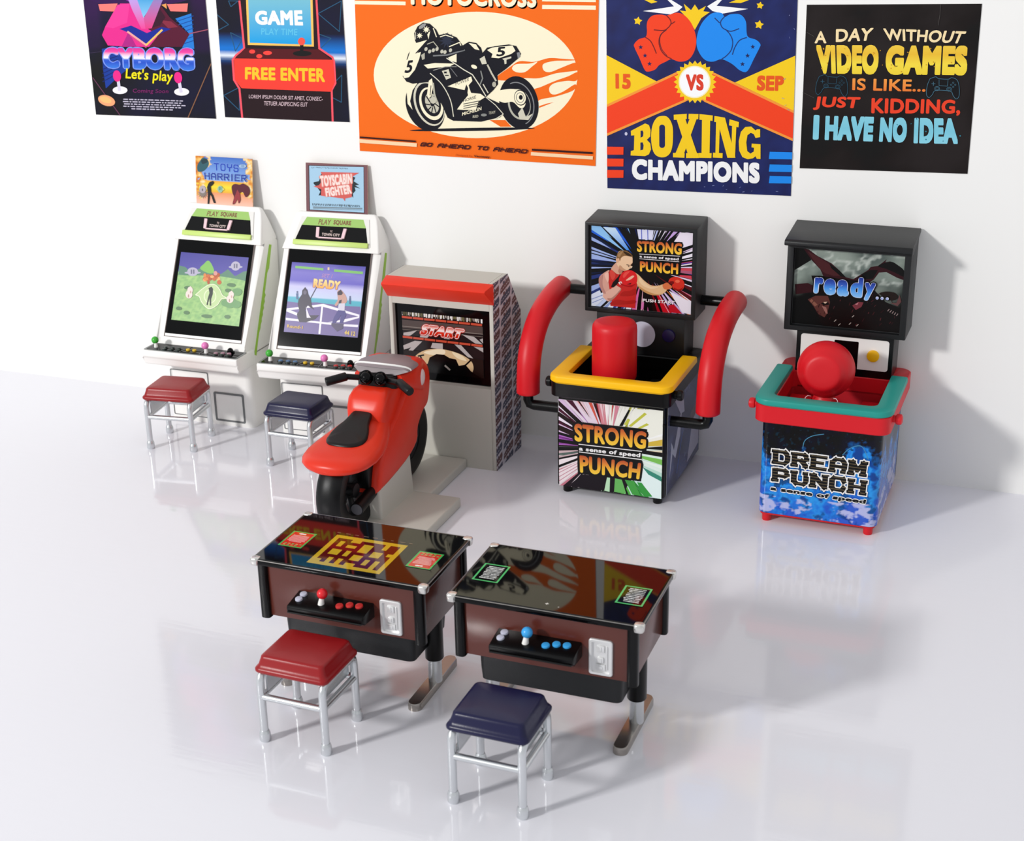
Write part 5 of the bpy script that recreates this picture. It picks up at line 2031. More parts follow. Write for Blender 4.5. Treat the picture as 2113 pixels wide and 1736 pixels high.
def art_beast(w, h):
    ar = Art(w, h, [(200, 180), (2015, 290), (1938, 1545), (195, 1395)])

    def f(u, v):
        n = fbm(u * 2.5, v * 2.5, 9, 1, 5)
        veil = abs(fbm(u * 3.1 + 4, v * 3.1, 5))
        c = mix('#5f6a66', '#9aa69c', .5 + n * .9)
        c = mix('#c4ccc4', c, min(1, veil * 9)) if v > .5 else c
        return mix('#141012', c, min(1, max(0, (v - .28) * 2.6 + n * .5)))
    ar.grid(f, 44, 36)
    red, dk, rd = '#3a2024', '#171013', '#4d2a2c'
    ar.poly([(200, 180), (350, 200), (470, 390), (200, 560)], dk)
    ar.poly([(330, 200), (420, 220), (560, 320), (800, 440), (940, 560), (1040, 660), (1160, 690), (1290, 610), (1400, 540), (1440, 490), (1560, 470), (1640, 410), (1700, 360), (1680, 410), (1760, 395), (1880, 450), (2010, 560), (2000, 700), (1880, 660), (1700, 570), (1580, 580), (1500, 690), (1400, 760), (1100, 900), (700, 700), (620, 540), (480, 400)], red)
    ar.poly([(400, 250), (560, 330), (760, 450), (900, 560), (980, 640), (840, 640), (700, 600), (620, 540), (500, 390)], rd)
    ar.poly([(760, 440), (940, 560), (1040, 660), (960, 650), (800, 520)], dk)
    ar.poly([(1560, 470), (1760, 400), (1880, 450), (1990, 540), (1990, 640), (1850, 580), (1700, 520)], dk, True)
    ar.poly([(1290, 610), (1440, 540), (1560, 540), (1480, 680), (1330, 690)], dk)
    ar.poly([(480, 640), (620, 640), (900, 680), (1300, 720), (1500, 850), (1700, 1050), (1950, 1150), (1940, 1545), (700, 1440), (600, 1250), (480, 1050), (560, 900)], '#1f1316')
    ar.poly([(220, 780), (430, 760), (560, 820), (540, 900), (240, 940)], red)
    ar.poly([(440, 1020), (560, 960), (760, 960), (800, 1060), (760, 1240), (720, 1300), (620, 1250), (540, 1130)], '#5e3834')
    ar.poly([(650, 1080), (760, 1040), (790, 1100), (700, 1110)], '#120b0c'); ar.poly([(690, 1060), (770, 1050), (720, 1085)], '#d8b8a0')
    ar.poly([(670, 1120), (740, 1140), (770, 1240), (740, 1240)], '#9c6a62')
    ar.poly([(500, 1010), (600, 1100), (560, 1130), (470, 1040)], '#8a5a4c')
    ar.poly([(1160, 1110), (1260, 1050), (1340, 1060), (1310, 1130), (1220, 1180)], '#7a3a42'); ar.poly([(1200, 1090), (1260, 1060), (1240, 1100)], '#c08088')
    rnd = random.Random(6)
    for i in range(60):
        x, y = rnd.uniform(480, 1900), rnd.uniform(900, 1450)
        l = rnd.uniform(20, 60)
        a_ = rnd.uniform(-1.4, -.6)
        ar.line([(x, y), (x + l * math.cos(a_), y + l * math.sin(a_))], rnd.uniform(5, 12), rnd.choice(['#3a1f22', '#4a272a', '#5a3234', '#2a1719']))
    for x, y in ((880, 1360), (950, 1420), (1120, 1405), (1165, 1290), (1240, 1430)):
        ar.line([(x, y), (x + 30, y - 26)], 11, '#b0a49c')
    for x in range(1740, 1900, 36):
        ar.line([(x, 1190 + (x - 1740) * .5), (x + 24, 1160 + (x - 1740) * .5)], 12, '#a08a88')
    ar.poly([(1780, 1060), (1900, 1110), (1960, 1040), (1930, 930), (1880, 1060)], '#6a4848')
    ar.poly([(1600, 920), (1700, 880), (1850, 900), (1900, 980), (1780, 1020)], '#2a2220', True)
    q = [(545, 665), (1545, 770), (1520, 1030), (530, 905)]
    BL = [(0, '#8fc8fb'), (.4, '#4f9cf0'), (.7, '#3d5fc0'), (1, '#2c3a8c')]
    for ch, qq in (('r', [(548, 660), (685, 672), (668, 915), (538, 912)]), ('e', [(700, 680), (885, 690), (880, 940), (695, 935)]), ('a', [(920, 695), (1098, 705), (1090, 960), (912, 950)]),
                   ('d', [(1135, 640), (1335, 665), (1312, 978), (1128, 965)]), ('y', [(1365, 735), (1535, 745), (1490, 1028), (1352, 1015)])):
        ar.text(ch, qq, BL, .05, outline=(24, '#0c0c14'))
    for ch, qq in (('r', [(548, 660), (685, 672), (668, 915), (538, 912)]), ('e', [(700, 680), (885, 690), (880, 940), (695, 935)]), ('a', [(920, 695), (1098, 705), (1090, 960), (912, 950)]),
                   ('d', [(1135, 640), (1335, 665), (1312, 978), (1128, 965)]), ('y', [(1365, 735), (1535, 745), (1490, 1028), (1352, 1015)])):
        ar.text(ch, qq, BL, .05, outline=(7, '#dfe4f8'))
    for x in (1565, 1645, 1730):
        ar.ell((x, 980 + (x - 1565) * .06), 36, 34, '#0c0c14')
        ar.ell((x, 980 + (x - 1565) * .06), 26, 24, '#c9d0ee')
        ar.ell((x - 5, 985 + (x - 1565) * .06), 12, 12, '#8a9ae0')
    return ar


ar = art_beast(.672, .498)
ar.build('screen', M_SCR, t, (-.336, .6235, 1.10), (1, 0, 0), (0, 0, 1))
for sx in (-1, 1):
    bm = bmesh.new()
    lathe(bm, [(0, 0), (.022, 0), (.022, .022), (.031, .026), (.034, .04), (.031, .056), (.02, .062), (0, .063)], (sx * .398, .05, .752), (sx, 0, 0), 18)
    obj('side_peg', bm, M_REDP, t)


# ------------------------------------------------------------------ posters on the wall
def poster(ar, label, quad, mat_=None):
    o = ar.build('poster', mat_ or M_PAPER, None, (0, -.001, 0), (1, 0, 0), (0, 0, 1), N=(0, -1, 0), thick=.004, edge='#d8d6d2', quad=quad)
    # the sheet's own thickness is behind its face; keep it just off the wall
    return tag(o, label, 'poster', 'posters on the wall')


def art_cyborg():
    ar = Art(1.0, 1.29, [(25, -500), (923, -500), (1045, 862), (172, 832)])

    def f(u, v):
        n = fbm(u * 2, v * 3, 2)
        c = mix('#0d0c1c', '#171233', .5 + n)
        return mix(c, '#4a1a5e', max(0, (v - .42) * 1.3) * (.5 + n) * (1 if v < .8 else .8) + (.25 if v > .38 and (u < .12 or u > .85) else 0))
    ar.grid(f, 20, 26)
    ar.poly([(60, -420), (560, -470), (900, -420), (940, -60), (500, 40), (70, -40)], '#3a1752', True)
    ar.poly([(250, -380), (520, -430), (700, -350), (640, -60), (520, 30), (330, -60)], '#8c2f9a', True)
    ar.poly([(300, -300), (520, -360), (520, 0), (360, -40)], '#d83a9a')
    ar.poly([(750, 130), (865, 92), (887, 350), (800, 340), (850, 240)], '#2b7fd6')
    for k in range(7):
        ar.line([(760 + k * 6, 150 + k * 28), (880, 110 + k * 30)], 6, '#1a4fa0')
    ar.poly([(215, 350), (330, 330), (400, 500), (330, 560), (245, 640), (225, 500)], '#1f3f9a')
    for k in range(8):
        ar.line([(222, 380 + k * 30), (330, 350 + k * 26)], 6, '#142a6c')
    ar.poly([(350, 20), (290, 130), (240, 190), (217, 250), (260, 325), (420, 335), (560, 335), (640, 250), (560, 210), (470, 130), (420, 20)], '#e8318f')
    ar.poly([(330, 30), (240, 190), (300, 200), (400, 160), (420, 20)], '#f0409a')
    ar.poly([(410, 220), (470, 335), (360, 335), (400, 250)], '#b02a86')
    ar.poly([(560, 205), (590, 80), (650, 40), (710, 120), (852, 245), (800, 335), (560, 335), (620, 260)], '#5a1334')
    ar.poly([(640, 140), (720, 150), (770, 190), (700, 200)], '#8a2f44')
    ar.poly([(600, 110), (640, 60), (680, 120), (640, 180), (570, 200)], '#3c0e2e')
    ar.poly([(400, -30), (475, -20), (530, 130), (550, 205), (505, 205), (440, 70)], '', grad=('#ee4a9a', '#b9a6ec'))
    ar.poly([(470, -20), (610, -20), (520, 125)], '', grad=('#8fc9f0', '#4aa4dc'))
    ar.poly([(600, -20), (665, -20), (580, 200), (535, 205), (522, 128)], '', grad=('#e83f86', '#8f86c4'))
    ar.poly([(190, 25), (332, 20), (305, 78), (203, 74)], '#fb7f78')
    ar.poly([(690, 25), (842, 20), (836, 80), (716, 76)], '#fb7f78')
    ar.poly([(650, 30), (690, 60), (685, 20)], '#e8a05a')
    ar.poly([(345, 205), (430, 180), (545, 235), (650, 190), (720, 205), (640, 240), (540, 325), (420, 235)], '#1f2f96')
    ar.line([(405, 225), (540, 322)], 14, '#f7a8a0'); ar.line([(540, 322), (655, 212)], 14, '#f3c468')
    ar.line([(425, 255), (540, 340)], 8, '#d84a8a')
    ar.line([(840, 862), (1012, 450)], 7, '#8c6248'); ar.line([(150, 560), (360, 850)], 6, '#6c3f5a'); ar.line([(850, 240), (990, 208)], 7, '#a8566a'); ar.line([(130, 380), (215, 370)], 4, '#3f3450')
    ar.text('CYBORG', [(225, 340), (880, 345), (888, 508), (232, 488)], [(0, '#3f7fe0'), (.3, '#2f55c8'), (.42, '#3a66d4'), (.5, '#f4f4fb'), (.62, '#fbd4e8'), (.8, '#f24aa4'), (1, '#d83a98')], .06, outline=(8, '#7f9af0'))
    ar.text("Let's play", [(395, 488), (738, 512), (728, 612), (388, 588)], '#f0e21e', .02)
    for cx, cy, bx_, by_ in ((350, 652, 328, 548), (798, 664, 772, 560)):
        ar.ell((cx, cy), 54, 28, '#f3f1f6')
        ar.line([(cx - 4, cy), (bx_ + 8, by_ + 30)], 22, '#dcd6e8')
        ar.ell((bx_, by_), 29, 42, '#ee2f8a', -8)
    ar.text('Coming Soon', [(445, 640), (705, 645), (700, 682), (442, 678)], '#7a2a66', .01)
    rnd = random.Random(12)
    ar.step = .05
    for r in range(5):
        x = 372 + rnd.uniform(0, 10) + (60 if r == 4 else 0)
        while x < (800 if r < 4 else 715):
            l = rnd.uniform(8, 40)
            ar.line([(x, 718 + r * 17 + (x - 372) * .03), (x + l, 718 + r * 17 + (x + l - 372) * .03)], 8, '#c3bdd0')
            x += l + 11
    ar.step = 1
    ar.ell((252, 728), 64, 38, '#f0a878', 18)
    ar.ell((245, 722), 44, 22, '#f7c07a', 18)
    return ar


def art_arcade():
    ar = Art(1.0, 1.27, [(1004, -500), (1932, -500), (2015, 887), (1110, 850)])

    def f(u, v):
        # horizon glow
        d = abs(v - .345)
        c = mix('#0b1024', '#101632', fbm(u * 3, v * 3, 1) + .5)
        c = mix(c, '#1f7fe0', max(0, 1 - abs(v - .38) / .085) * .9)
        return mix(c, '#f2f8ff', max(0, 1 - d / .02))
    ar.grid(f, 14, 70)
    tc = '#2c5878'
    for q in ([(1135, 0), (1205, 0), (1152, 42), (1135, 0)], [(1040, 90), (1135, 172), (1055, 215)], [(1150, 230), (1240, 275), (1185, 365), (1150, 230)], [(1790, 90), (1955, 0), (1940, 222), (1790, 95)],
              [(1790, 240), (1880, 272), (1800, 350)], [(1100, 690), (1215, 630), (1215, 800), (1100, 690)], [(1890, 610), (1958, 540), (1955, 740), (1880, 700)], [(1060, -300), (1180, -250), (1090, -120), (1060, -300)], [(1800, -300), (1900, -350), (1890, -180), (1800, -300)]):
        ar.line(q, 6, tc)
    out = [(1200, -420), (1770, -420), (1775, 0), (1795, 345), (1890, 410), (1902, 440), (1912, 600), (1885, 650), (1893, 900), (1237, 870), (1215, 640), (1175, 575), (1165, 430), (1190, 395), (1250, 345), (1215, 0)]
    ar.poly(out, '#2b0f20')
    ar.line(out, 14, '#ff5a68')
    ar.poly([(1250, -330), (1738, -330), (1756, 332), (1276, 320)], '#ffc765')
    ar.poly([(1268, -310), (1722, -310), (1740, 318), (1290, 304)], '', grad=('#1fa2e4', '#a3d8c4'))
    ar.text('GAME', [(1328, 72), (1672, 66), (1678, 180), (1332, 172)], '#fbfbf8', .05)
    ar.text('PLAY TIME', [(1375, 198), (1638, 202), (1636, 250), (1374, 244)], '#63c6ea', .015)
    ar.poly([(1255, 345), (1790, 352), (1882, 428), (1185, 415)], '#571022')
    for c, rx in (((1308, 368), 22), ((1420, 378), 32), ((1360, 402), 22)):
        ar.ell(c, rx, 15, '#ff4a42')
    ar.ell((1672, 382), 68, 20, '#1b0c14')
    ar.line([(1668, 380), (1668, 310)], 24, '#1b0c14')
    ar.ell((1667, 294), 26, 28, '#f7584c')
    ar.poly([(1175, 418), (1895, 428), (1908, 590), (1880, 662), (1232, 637), (1182, 575)], '#ff4438')
    ar.text('FREE ENTER', [(1256, 482), (1836, 490), (1838, 592), (1256, 572)], '#fbc832', .045)
    ar.text('LOREM IPSUM DOLOR SIT AMET, CONSEC-', [(1285, 684), (1822, 700), (1820, 735), (1285, 714)], '#e6c9d0', .0)
    ar.text('TETUER ADIPISCING ELIT', [(1395, 732), (1712, 742), (1710, 772), (1394, 762)], '#e6c9d0', .0)
    return ar


def art_moto():
    ar = Art(1.727, 1.275, [(40, -300), (2064, -300), (2030, 1365), (92, 1240)])
    ar.bg('#f8701f')
    cr, k, og = '#fdf4d4', '#181a24', '#f8701f'
    ar.ell((1042, 614), 838, 520, cr, 0, 72)
    for x0, x1, y in ((58, 455, 18), (58, 455, -38)):
        ar.line([(x0, y), (x1, y + 8)], 30, cr)
    for x0, x1, y in ((1592, 2025, 55), (1592, 2025, -8)):
        ar.line([(x0, y), (x1, y + 6)], 34, cr)
    ar.text('MOTOCROSS', [(500, -120), (1540, -95), (1535, 62), (505, 38)], cr, .045, shadow=(10, 12, '#2a1410'))
    # flames
    ar.poly([(1200, 640), (1330, 540), (1400, 500), (1520, 505), (1640, 475), (1750, 480), (1876, 490), (1800, 496), (1690, 498), (1600, 520), (1588, 555), (1610, 585), (1660, 588), (1740, 556), (1860, 512), (1882, 540), (1882, 575), (1700, 600), (1560, 640), (1430, 640), (1300, 660)], og, True)
    ar.poly([(1335, 560), (1370, 525), (1480, 520), (1545, 505), (1500, 545), (1440, 590), (1370, 590)], cr, True)
    ar.poly([(1500, 750), (1580, 710), (1700, 660), (1800, 625), (1882, 590), (1870, 660), (1790, 662), (1690, 680), (1645, 715), (1650, 760), (1690, 775), (1760, 750), (1860, 690), (1845, 740), (1700, 790), (1560, 820), (1530, 880)], og, True)
    ar.poly([(1560, 870), (1620, 850), (1680, 838), (1560, 885)], og)
    ar.poly([(1150, 985), (1280, 985), (1330, 1040), (1240, 1040)], og)
    ar.ell((1010, 1062), 515, 13, k, -1)
    # rear wheel
    ar.ell((1392, 842), 160, 222, k, -14)
    ar.ring((1385, 850), 128, 178, 8, '#8a8c8e', -14, a0=-100, a1=80)
    ar.ell((1395, 855), 92, 128, '#b9b8a8', -14); ar.ell((1400, 852), 82, 116, k, -14)
    ar.poly([(1150, 775), (1290, 730), (1420, 742), (1450, 790), (1440, 870), (1400, 885), (1340, 835), (1260, 840)], cr, True)
    ar.ell((1405, 800), 52, 66, k, -10); ar.ell((1403, 800), 46, 58, cr, -10); ar.ell((1408, 798), 16, 20, k); ar.ring((1403, 800), 32, 40, 5, '#6a6c70', -10)
    ar.poly([(1385, 930), (1420, 880), (1450, 960), (1510, 930), (1470, 985), (1400, 980)], '#d4d0bc')
    # front wheel
    ar.ell((622, 872), 150, 212, k, -22)
    ar.ell((655, 850), 118, 190, '#d9d5c0', -20); ar.ell((660, 850), 106, 176, k, -20)
    ar.ell((672, 850), 92, 140, cr, -20); ar.ell((672, 842), 74, 118, k, -20); ar.ell((678, 845), 52, 86, '#c9c5b2', -20)
    for q in range(9):
        a = q * .7
        ar.line([(680 + 20 * math.cos(a), 848 + 34 * math.sin(a)), (680 + 60 * math.cos(a + .3), 848 + 96 * math.sin(a + .3))], 9, k)
    ar.ell((682, 848), 18, 26, k)
    ar.poly([(470, 720), (500, 690), (560, 680), (520, 740), (500, 830), (520, 900), (480, 850)], cr)
    # bike and rider silhouette
    ar.poly([(440, 625), (470, 668), (520, 685), (650, 672), (700, 760), (760, 860), (805, 965), (850, 990), (1080, 998), (1235, 962), (1282, 918), (1240, 850), (1120, 795), (1180, 740), (1220, 690), (1215, 615), (1290, 560), (1385, 478), (1410, 440), (1370, 375), (1310, 362), (1240, 370), (1130, 388), (1092, 432), (1080, 390), (1040, 350), (980, 340), (945, 360), (930, 372), (880, 305), (800, 270), (735, 286), (712, 240), (660, 192), (605, 183), (560, 215), (533, 270), (540, 330), (550, 352), (485, 440), (468, 500)], k)
    ar.poly([(545, 352), (640, 325), (560, 430), (500, 500), (478, 490), (500, 420)], cr)
    ar.line([(640, 330), (500, 490)], 9, k)
    ar.poly([(470, 492), (530, 440), (588, 425), (575, 480), (540, 570), (490, 632), (455, 640), (440, 615), (452, 560)], cr)
    ar.text('5', [(480, 495), (528, 490), (512, 595), (452, 600)], k, .03)
    ar.poly([(1130, 408), (1170, 388), (1340, 370), (1364, 415), (1330, 440), (1225, 476), (1165, 470), (1175, 440)], cr)
    ar.text('5', [(1215, 385), (1285, 380), (1275, 458), (1205, 462)], k, .03)
    ar.poly([(1255, 480), (1330, 460), (1330, 475), (1290, 488), (1290, 520), (1275, 525), (1270, 492)], '#d9d5c0')
    ar.poly([(1375, 430), (1400, 425), (1405, 460), (1385, 480)], '#8a8c8e')
    # helmet
    ar.star((632, 240), 32, 14, 8, cr, 10); ar.star((578, 290), 26, 12, 8, cr); ar.ell((600, 212), 34, 14, '#9a9a98', -35)
    ar.poly([(640, 280), (665, 250), (650, 320)], cr); ar.line([(690, 230), (715, 300)], 8, cr); ar.line([(545, 260), (545, 320)], 6, '#c9c6b4')
    # rider's back, arm, glove
    ar.star((800, 330), 70, 30, 11, '#2f3444', 5)
    ar.line([(745, 300), (790, 285), (850, 305)], 7, cr); ar.line([(820, 380), (905, 345), (915, 370)], 8, cr); ar.line([(640, 360), (690, 340), (730, 390)], 7, '#b9b6a4')
    for x, y in ((630, 400), (660, 420), (690, 410), (760, 420), (785, 425), (830, 410), (720, 400)):
        ar.ell((x, y), 13, 17, '#c9c6b4', 20, 10)
    ar.line([(690, 455), (800, 450), (945, 408)], 12, '#7c7e80')
    ar.line([(850, 420), (940, 405)], 9, k)
    ar.poly([(590, 450), (620, 430), (620, 480), (600, 490)], '#b9b6a4')
    # cowl shapes
    ar.poly([(612, 530), (700, 515), (865, 520), (815, 548), (720, 552), (645, 560)], cr)
    ar.poly([(810, 470), (880, 440), (880, 510), (830, 495)], cr)
    ar.line([(800, 475), (940, 570), (1010, 610), (1070, 700), (1120, 785)], 8, '#e9e5d0')
    ar.line([(665, 600), (760, 690), (830, 820), (855, 955)], 7, '#e9e5d0', True)
    ar.line([(690, 575), (790, 545), (880, 545)], 6, '#9a9a94'); ar.line([(830, 555), (885, 625)], 5, '#7c7e80')
    ar.line([(1120, 795), (1200, 860), (1265, 935), (1200, 975)], 6, '#e9e5d0')
    ar.poly([(760, 580), (815, 565), (835, 635), (795, 652)], '#d9d5c0'); ar.rect(778, 585, 800, 600, k); ar.rect(786, 612, 816, 620, k)
    ar.poly([(808, 706), (1000, 625), (1010, 662), (945, 737)], cr)
    ar.text('POWER', [(870, 672), (985, 634), (982, 662), (874, 700)], k, .0)
    ar.poly([(955, 685), (975, 680), (985, 720), (1000, 760), (1078, 768), (1115, 796), (1060, 830), (1040, 900), (930, 900), (885, 896), (925, 840), (975, 780)], cr)
    ar.poly([(960, 690), (975, 720), (970, 760), (945, 740)], k)
    ar.text('HORSE', [(935, 815), (1040, 780), (1040, 805), (935, 838)], k, .01)
    for kk in range(3):
        ar.line([(938, 852 + kk * 18), (1070, 826 + kk * 18)], 7, '#5a5a54')
    ar.text('MICHELIN', [(928, 922), (1085, 872), (1085, 902), (925, 950)], cr, .03)
    ar.text('RED', [(1015, 945), (1060, 940), (1058, 962), (1013, 968)], '#c9c5b2', .02)
    ar.ell((1105, 942), 24, 12, '#8a8c88'); ar.text('TEAM', [(1145, 915), (1198, 905), (1196, 930), (1143, 938)], '#c9c5b2', .0)
    # legs and pegs
    ar.poly([(980, 350), (1040, 360), (1070, 410), (1030, 400)], cr)
    ar.poly([(1070, 480), (1110, 455), (1130, 520), (1090, 525)], '#d9d5c0'); ar.ell((1025, 545), 26, 15, cr, 25)
    ar.line([(1135, 530), (1170, 600), (1205, 660)], 14, '#c9c5b2'); ar.line([(1080, 580), (1095, 640), (1075, 690)], 10, '#8a8c88')
    ar.line([(1100, 690), (1140, 760)], 9, '#d9d5c0'); ar.ell((1190, 690), 16, 22, '#b9b6a4')
    # fork
    ar.poly([(655, 660), (680, 640), (690, 700), (672, 790), (650, 805), (640, 770)], cr); ar.line([(690, 680), (700, 770), (720, 830)], 14, '#b9b6a4'); ar.line([(672, 700), (665, 780)], 6, k)
    ar.ell((690, 820), 26, 30, '#c9c5b2', 0, 9)
    # lower stripes and slogan
    ar.line([(98, 1126), (545, 1160)], 13, '#3a140c'); ar.line([(98, 1157), (550, 1190)], 30, '#fdd9ae')
    ar.line([(1505, 1228), (2005, 1256)], 16, '#3a140c'); ar.line([(1500, 1262), (2005, 1296)], 28, '#fdd9ae')
    for wd, q in (('GO', [(600, 1172), (685, 1177), (672, 1200), (586, 1196)]), ('AHEAD', [(742, 1180), (995, 1196), (985, 1222), (726, 1206)]), ('TO', [(1060, 1200), (1145, 1206), (1132, 1230), (1048, 1224)]), ('AHEAD', [(1200, 1210), (1468, 1230), (1455, 1255), (1186, 1236)])):
        ar.blocks(wd, q, 10, '#4a170c', .4)
    ar.text('Designed by', [(878, 1262), (1012, 1272), (1010, 1292), (876, 1282)], '#b8481a', .0)
    ar.text('Vecteezy', [(1025, 1270), (1158, 1278), (1156, 1302), (1023, 1294)], '#4a170c', .03)
    return ar


def art_boxing():
    ar = Art(1.215, 1.685, [(84, -700), (1744, -700), (1662, 1670), (98, 1603)])
    nv, ye, rd, bl = '#1b2358', '#fbd011', '#f7431c', '#118df2'
    ar.grid(lambda u, v: mix('#182052', '#202a66', fbm(u * 14, v * 18, 1) + .5), 30, 40)
    ar.poly([(84, -700), (1744, -700), (1740, -560), (84, -560)], rd)
    ar.poly([(405, 90), (672, 50), (560, -60), (745, 55), (705, 92), (640, 118)], '#fbfbfb')
    ar.poly([(1302, 72), (1035, 45), (1130, -60), (955, 50), (1000, 90), (1085, 112)], '#fbfbfb')
    ar.poly([(405, -12), (460, -20), (530, 12), (478, 25)], ye); ar.poly([(1140, 18), (1215, -10), (1310, -4), (1240, 22)], ye)
    ar.poly([(720, 84), (775, 92), (756, 28), (818, 82), (850, 34), (882, 82), (945, 46), (922, 92), (978, 98), (905, 150), (850, 250), (800, 165)], ye)
    rg = [(560, 120), (605, 128), (640, 118), (700, 104), (760, 125), (815, 185), (848, 260), (862, 340), (850, 420), (815, 485), (770, 515), (710, 520), (650, 500), (600, 522), (545, 550), (510, 588), (452, 606), (420, 590), (375, 490), (335, 405), (330, 372), (370, 330), (428, 310), (440, 265), (438, 210), (450, 165), (490, 128)]
    ar.poly(rg, rd, True)
    bg_ = [(1080, 108), (1020, 102), (965, 130), (912, 190), (880, 260), (864, 340), (872, 410), (910, 480), (955, 515), (1010, 520), (1075, 500), (1140, 525), (1185, 555), (1225, 590), (1272, 610), (1305, 590), (1350, 500), (1400, 400), (1405, 370), (1370, 335), (1305, 312), (1290, 270), (1286, 190), (1262, 140), (1220, 115), (1150, 118), (1105, 140)]
    ar.poly(bg_, bl, True)
    dk = '#2a0f2c'
    for q in ([(608, 128), (640, 165), (645, 200), (618, 235), (580, 255), (500, 250)], [(680, 180), (640, 205)], [(605, 250), (560, 290), (543, 350), (560, 420), (600, 470), (650, 497)], [(425, 312), (470, 345), (500, 400), (520, 450)]):
        ar.line(q, 9, '#7a1a1c', True)
    ar.line([(607, 250), (562, 290), (550, 345), (568, 415), (612, 470)], 5, dk, True)
    for q in ([(1105, 135), (1070, 180), (1080, 225), (1115, 250), (1160, 262), (1225, 240)], [(1020, 150), (1060, 190)], [(1110, 245), (1150, 290), (1172, 350), (1160, 420), (1120, 470), (1080, 498)], [(1290, 315), (1230, 340), (1190, 400), (1170, 460)]):
        ar.line(q, 9, '#123a7a', True)
    for c in ((386, 398), (423, 469), (462, 540)):
        ar.star(c, 21, 9, 5, nv)
    for c in ((1342, 395), (1298, 470), (1255, 542)):
        ar.star(c, 21, 9, 5, nv)
    for c, r in (((362, 174), 38), ((1404, 42), 33), ((1396, 206), 40)):
        ar.star(c, r, r * .55, 5, ye, 10)
    ar.poly([(86, 462), (528, 692), (86, 890)], ye); ar.poly([(1700, 470), (1192, 698), (1690, 940)], ye)
    ar.poly([(86, 890), (700, 606), (850, 560), (1010, 612), (1690, 940), (1680, 1200), (920, 858), (850, 845), (770, 862), (86, 1160)], '#f99a3a')
    ar.poly([(86, 912), (700, 628), (850, 580), (1010, 632), (1690, 962), (1680, 1178), (920, 838), (850, 825), (770, 842), (86, 1138)], rd)
    ar.poly([(770, 862), (850, 820), (930, 858), (860, 900)], nv)
    ar.star((852, 694), 183, 155, 24, ye)
    ar.ell((848, 694), 136, 138, '#fdf3c4', 0, 48); ar.ell((848, 694), 126, 128, '#ffffff', 0, 48)
    ar.text('VS', (775, 628, 925, 768), '#e0402a', .05)
    ar.text('15', [(168, 622), (300, 626), (300, 755), (170, 752)], '#ec5a1e', .05)
    ar.text('SEP', [(1382, 638), (1606, 640), (1603, 772), (1375, 768)], '#ec5a1e', .05)
    ar.line([(86, 915), (86, 915)], 1, rd)
    ar.poly([(302, 1112), (425, 1048), (458, 1062), (472, 1105), (468, 1160), (440, 1188), (470, 1220), (476, 1270), (458, 1312), (425, 1328), (300, 1322), (302, 1284), (328, 1278), (332, 1150), (304, 1152)], ye)
    ar.poly([(385, 1112), (402, 1108), (410, 1125), (408, 1158), (386, 1172)], nv); ar.poly([(384, 1212), (404, 1210), (412, 1235), (408, 1272), (384, 1280)], nv)
    ar.poly([(570, 984), (615, 992), (650, 1040), (664, 1110), (660, 1230), (640, 1300), (600, 1334), (550, 1336), (508, 1310), (484, 1250), (476, 1150), (490, 1060), (525, 1000)], ye, True)
    ar.poly(rrect(571, 1158, 25, 100, 24, 5), nv)
    ar.poly([(692, 1005), (768, 1005), (872, 1312), (792, 1312)], ye); ar.poly([(808, 1005), (868, 1005), (756, 1312), (682, 1312)], ye)
    for q in ([(670, 974), (782, 966), (782, 1010), (672, 1018)], [(798, 966), (882, 968), (880, 1012), (796, 1010)], [(664, 1300), (764, 1302), (762, 1342), (664, 1338)], [(776, 1302), (884, 1302), (884, 1344), (776, 1344)],
              [(890, 968), (1004, 980), (1002, 1026), (890, 1016)], [(912, 1010), (982, 1014), (976, 1310), (908, 1308)], [(886, 1300), (994, 1302), (992, 1344), (884, 1342)],
              [(1018, 984), (1105, 998), (1100, 1045), (1016, 1034)], [(1032, 1030), (1064, 1032), (1056, 1310), (1026, 1308)], [(1034, 990), (1108, 1000), (1196, 1342), (1128, 1342)],
              [(1146, 1012), (1226, 1036), (1222, 1082), (1142, 1064)], [(1168, 1060), (1204, 1070), (1192, 1342), (1160, 1330)], [(1006, 1298), (1088, 1302), (1086, 1344), (1004, 1340)]):
        ar.poly(q, ye)
    ar.poly([(1405, 1165), (1405, 1098), (1378, 1098), (1366, 1108), (1330, 1074), (1280, 1078), (1242, 1120), (1224, 1200), (1228, 1280), (1255, 1336), (1300, 1354), (1345, 1346), (1366, 1328), (1376, 1350), (1408, 1352), (1408, 1226), (1334, 1220), (1332, 1252), (1354, 1256), (1350, 1290), (1322, 1306), (1296, 1284), (1288, 1210), (1298, 1148), (1326, 1128), (1352, 1140), (1366, 1172)], ye)
    ar.text('CHAMPIONS', [(312, 1352), (1402, 1384), (1400, 1562), (312, 1530)], '#fbfbfb', .06)
    for y in (1247, 1348, 1445):
        ar.poly([(90, y), (240, y + 2), (238, y + 68), (90, y + 68)], rd)
    for y in (1290, 1398, 1497):
        ar.poly([(1486, y), (1720, y + 6), (1720, y + 66), (1478, y + 62)], bl)
    rnd = random.Random(9)
    for i in range(16):
        x, y = (rnd.uniform(900, 1640), rnd.uniform(1560, 1640)) if i < 8 else (rnd.uniform(1600, 1690), rnd.uniform(60, 1500))
        ar.line([(x, y), (x + rnd.uniform(-20, 20), y + rnd.uniform(-10, 14))], rnd.uniform(2, 5), '#8f98c8')
    ar.ell((262, 1136), 12, 15, '#c9c9e4')
    return ar


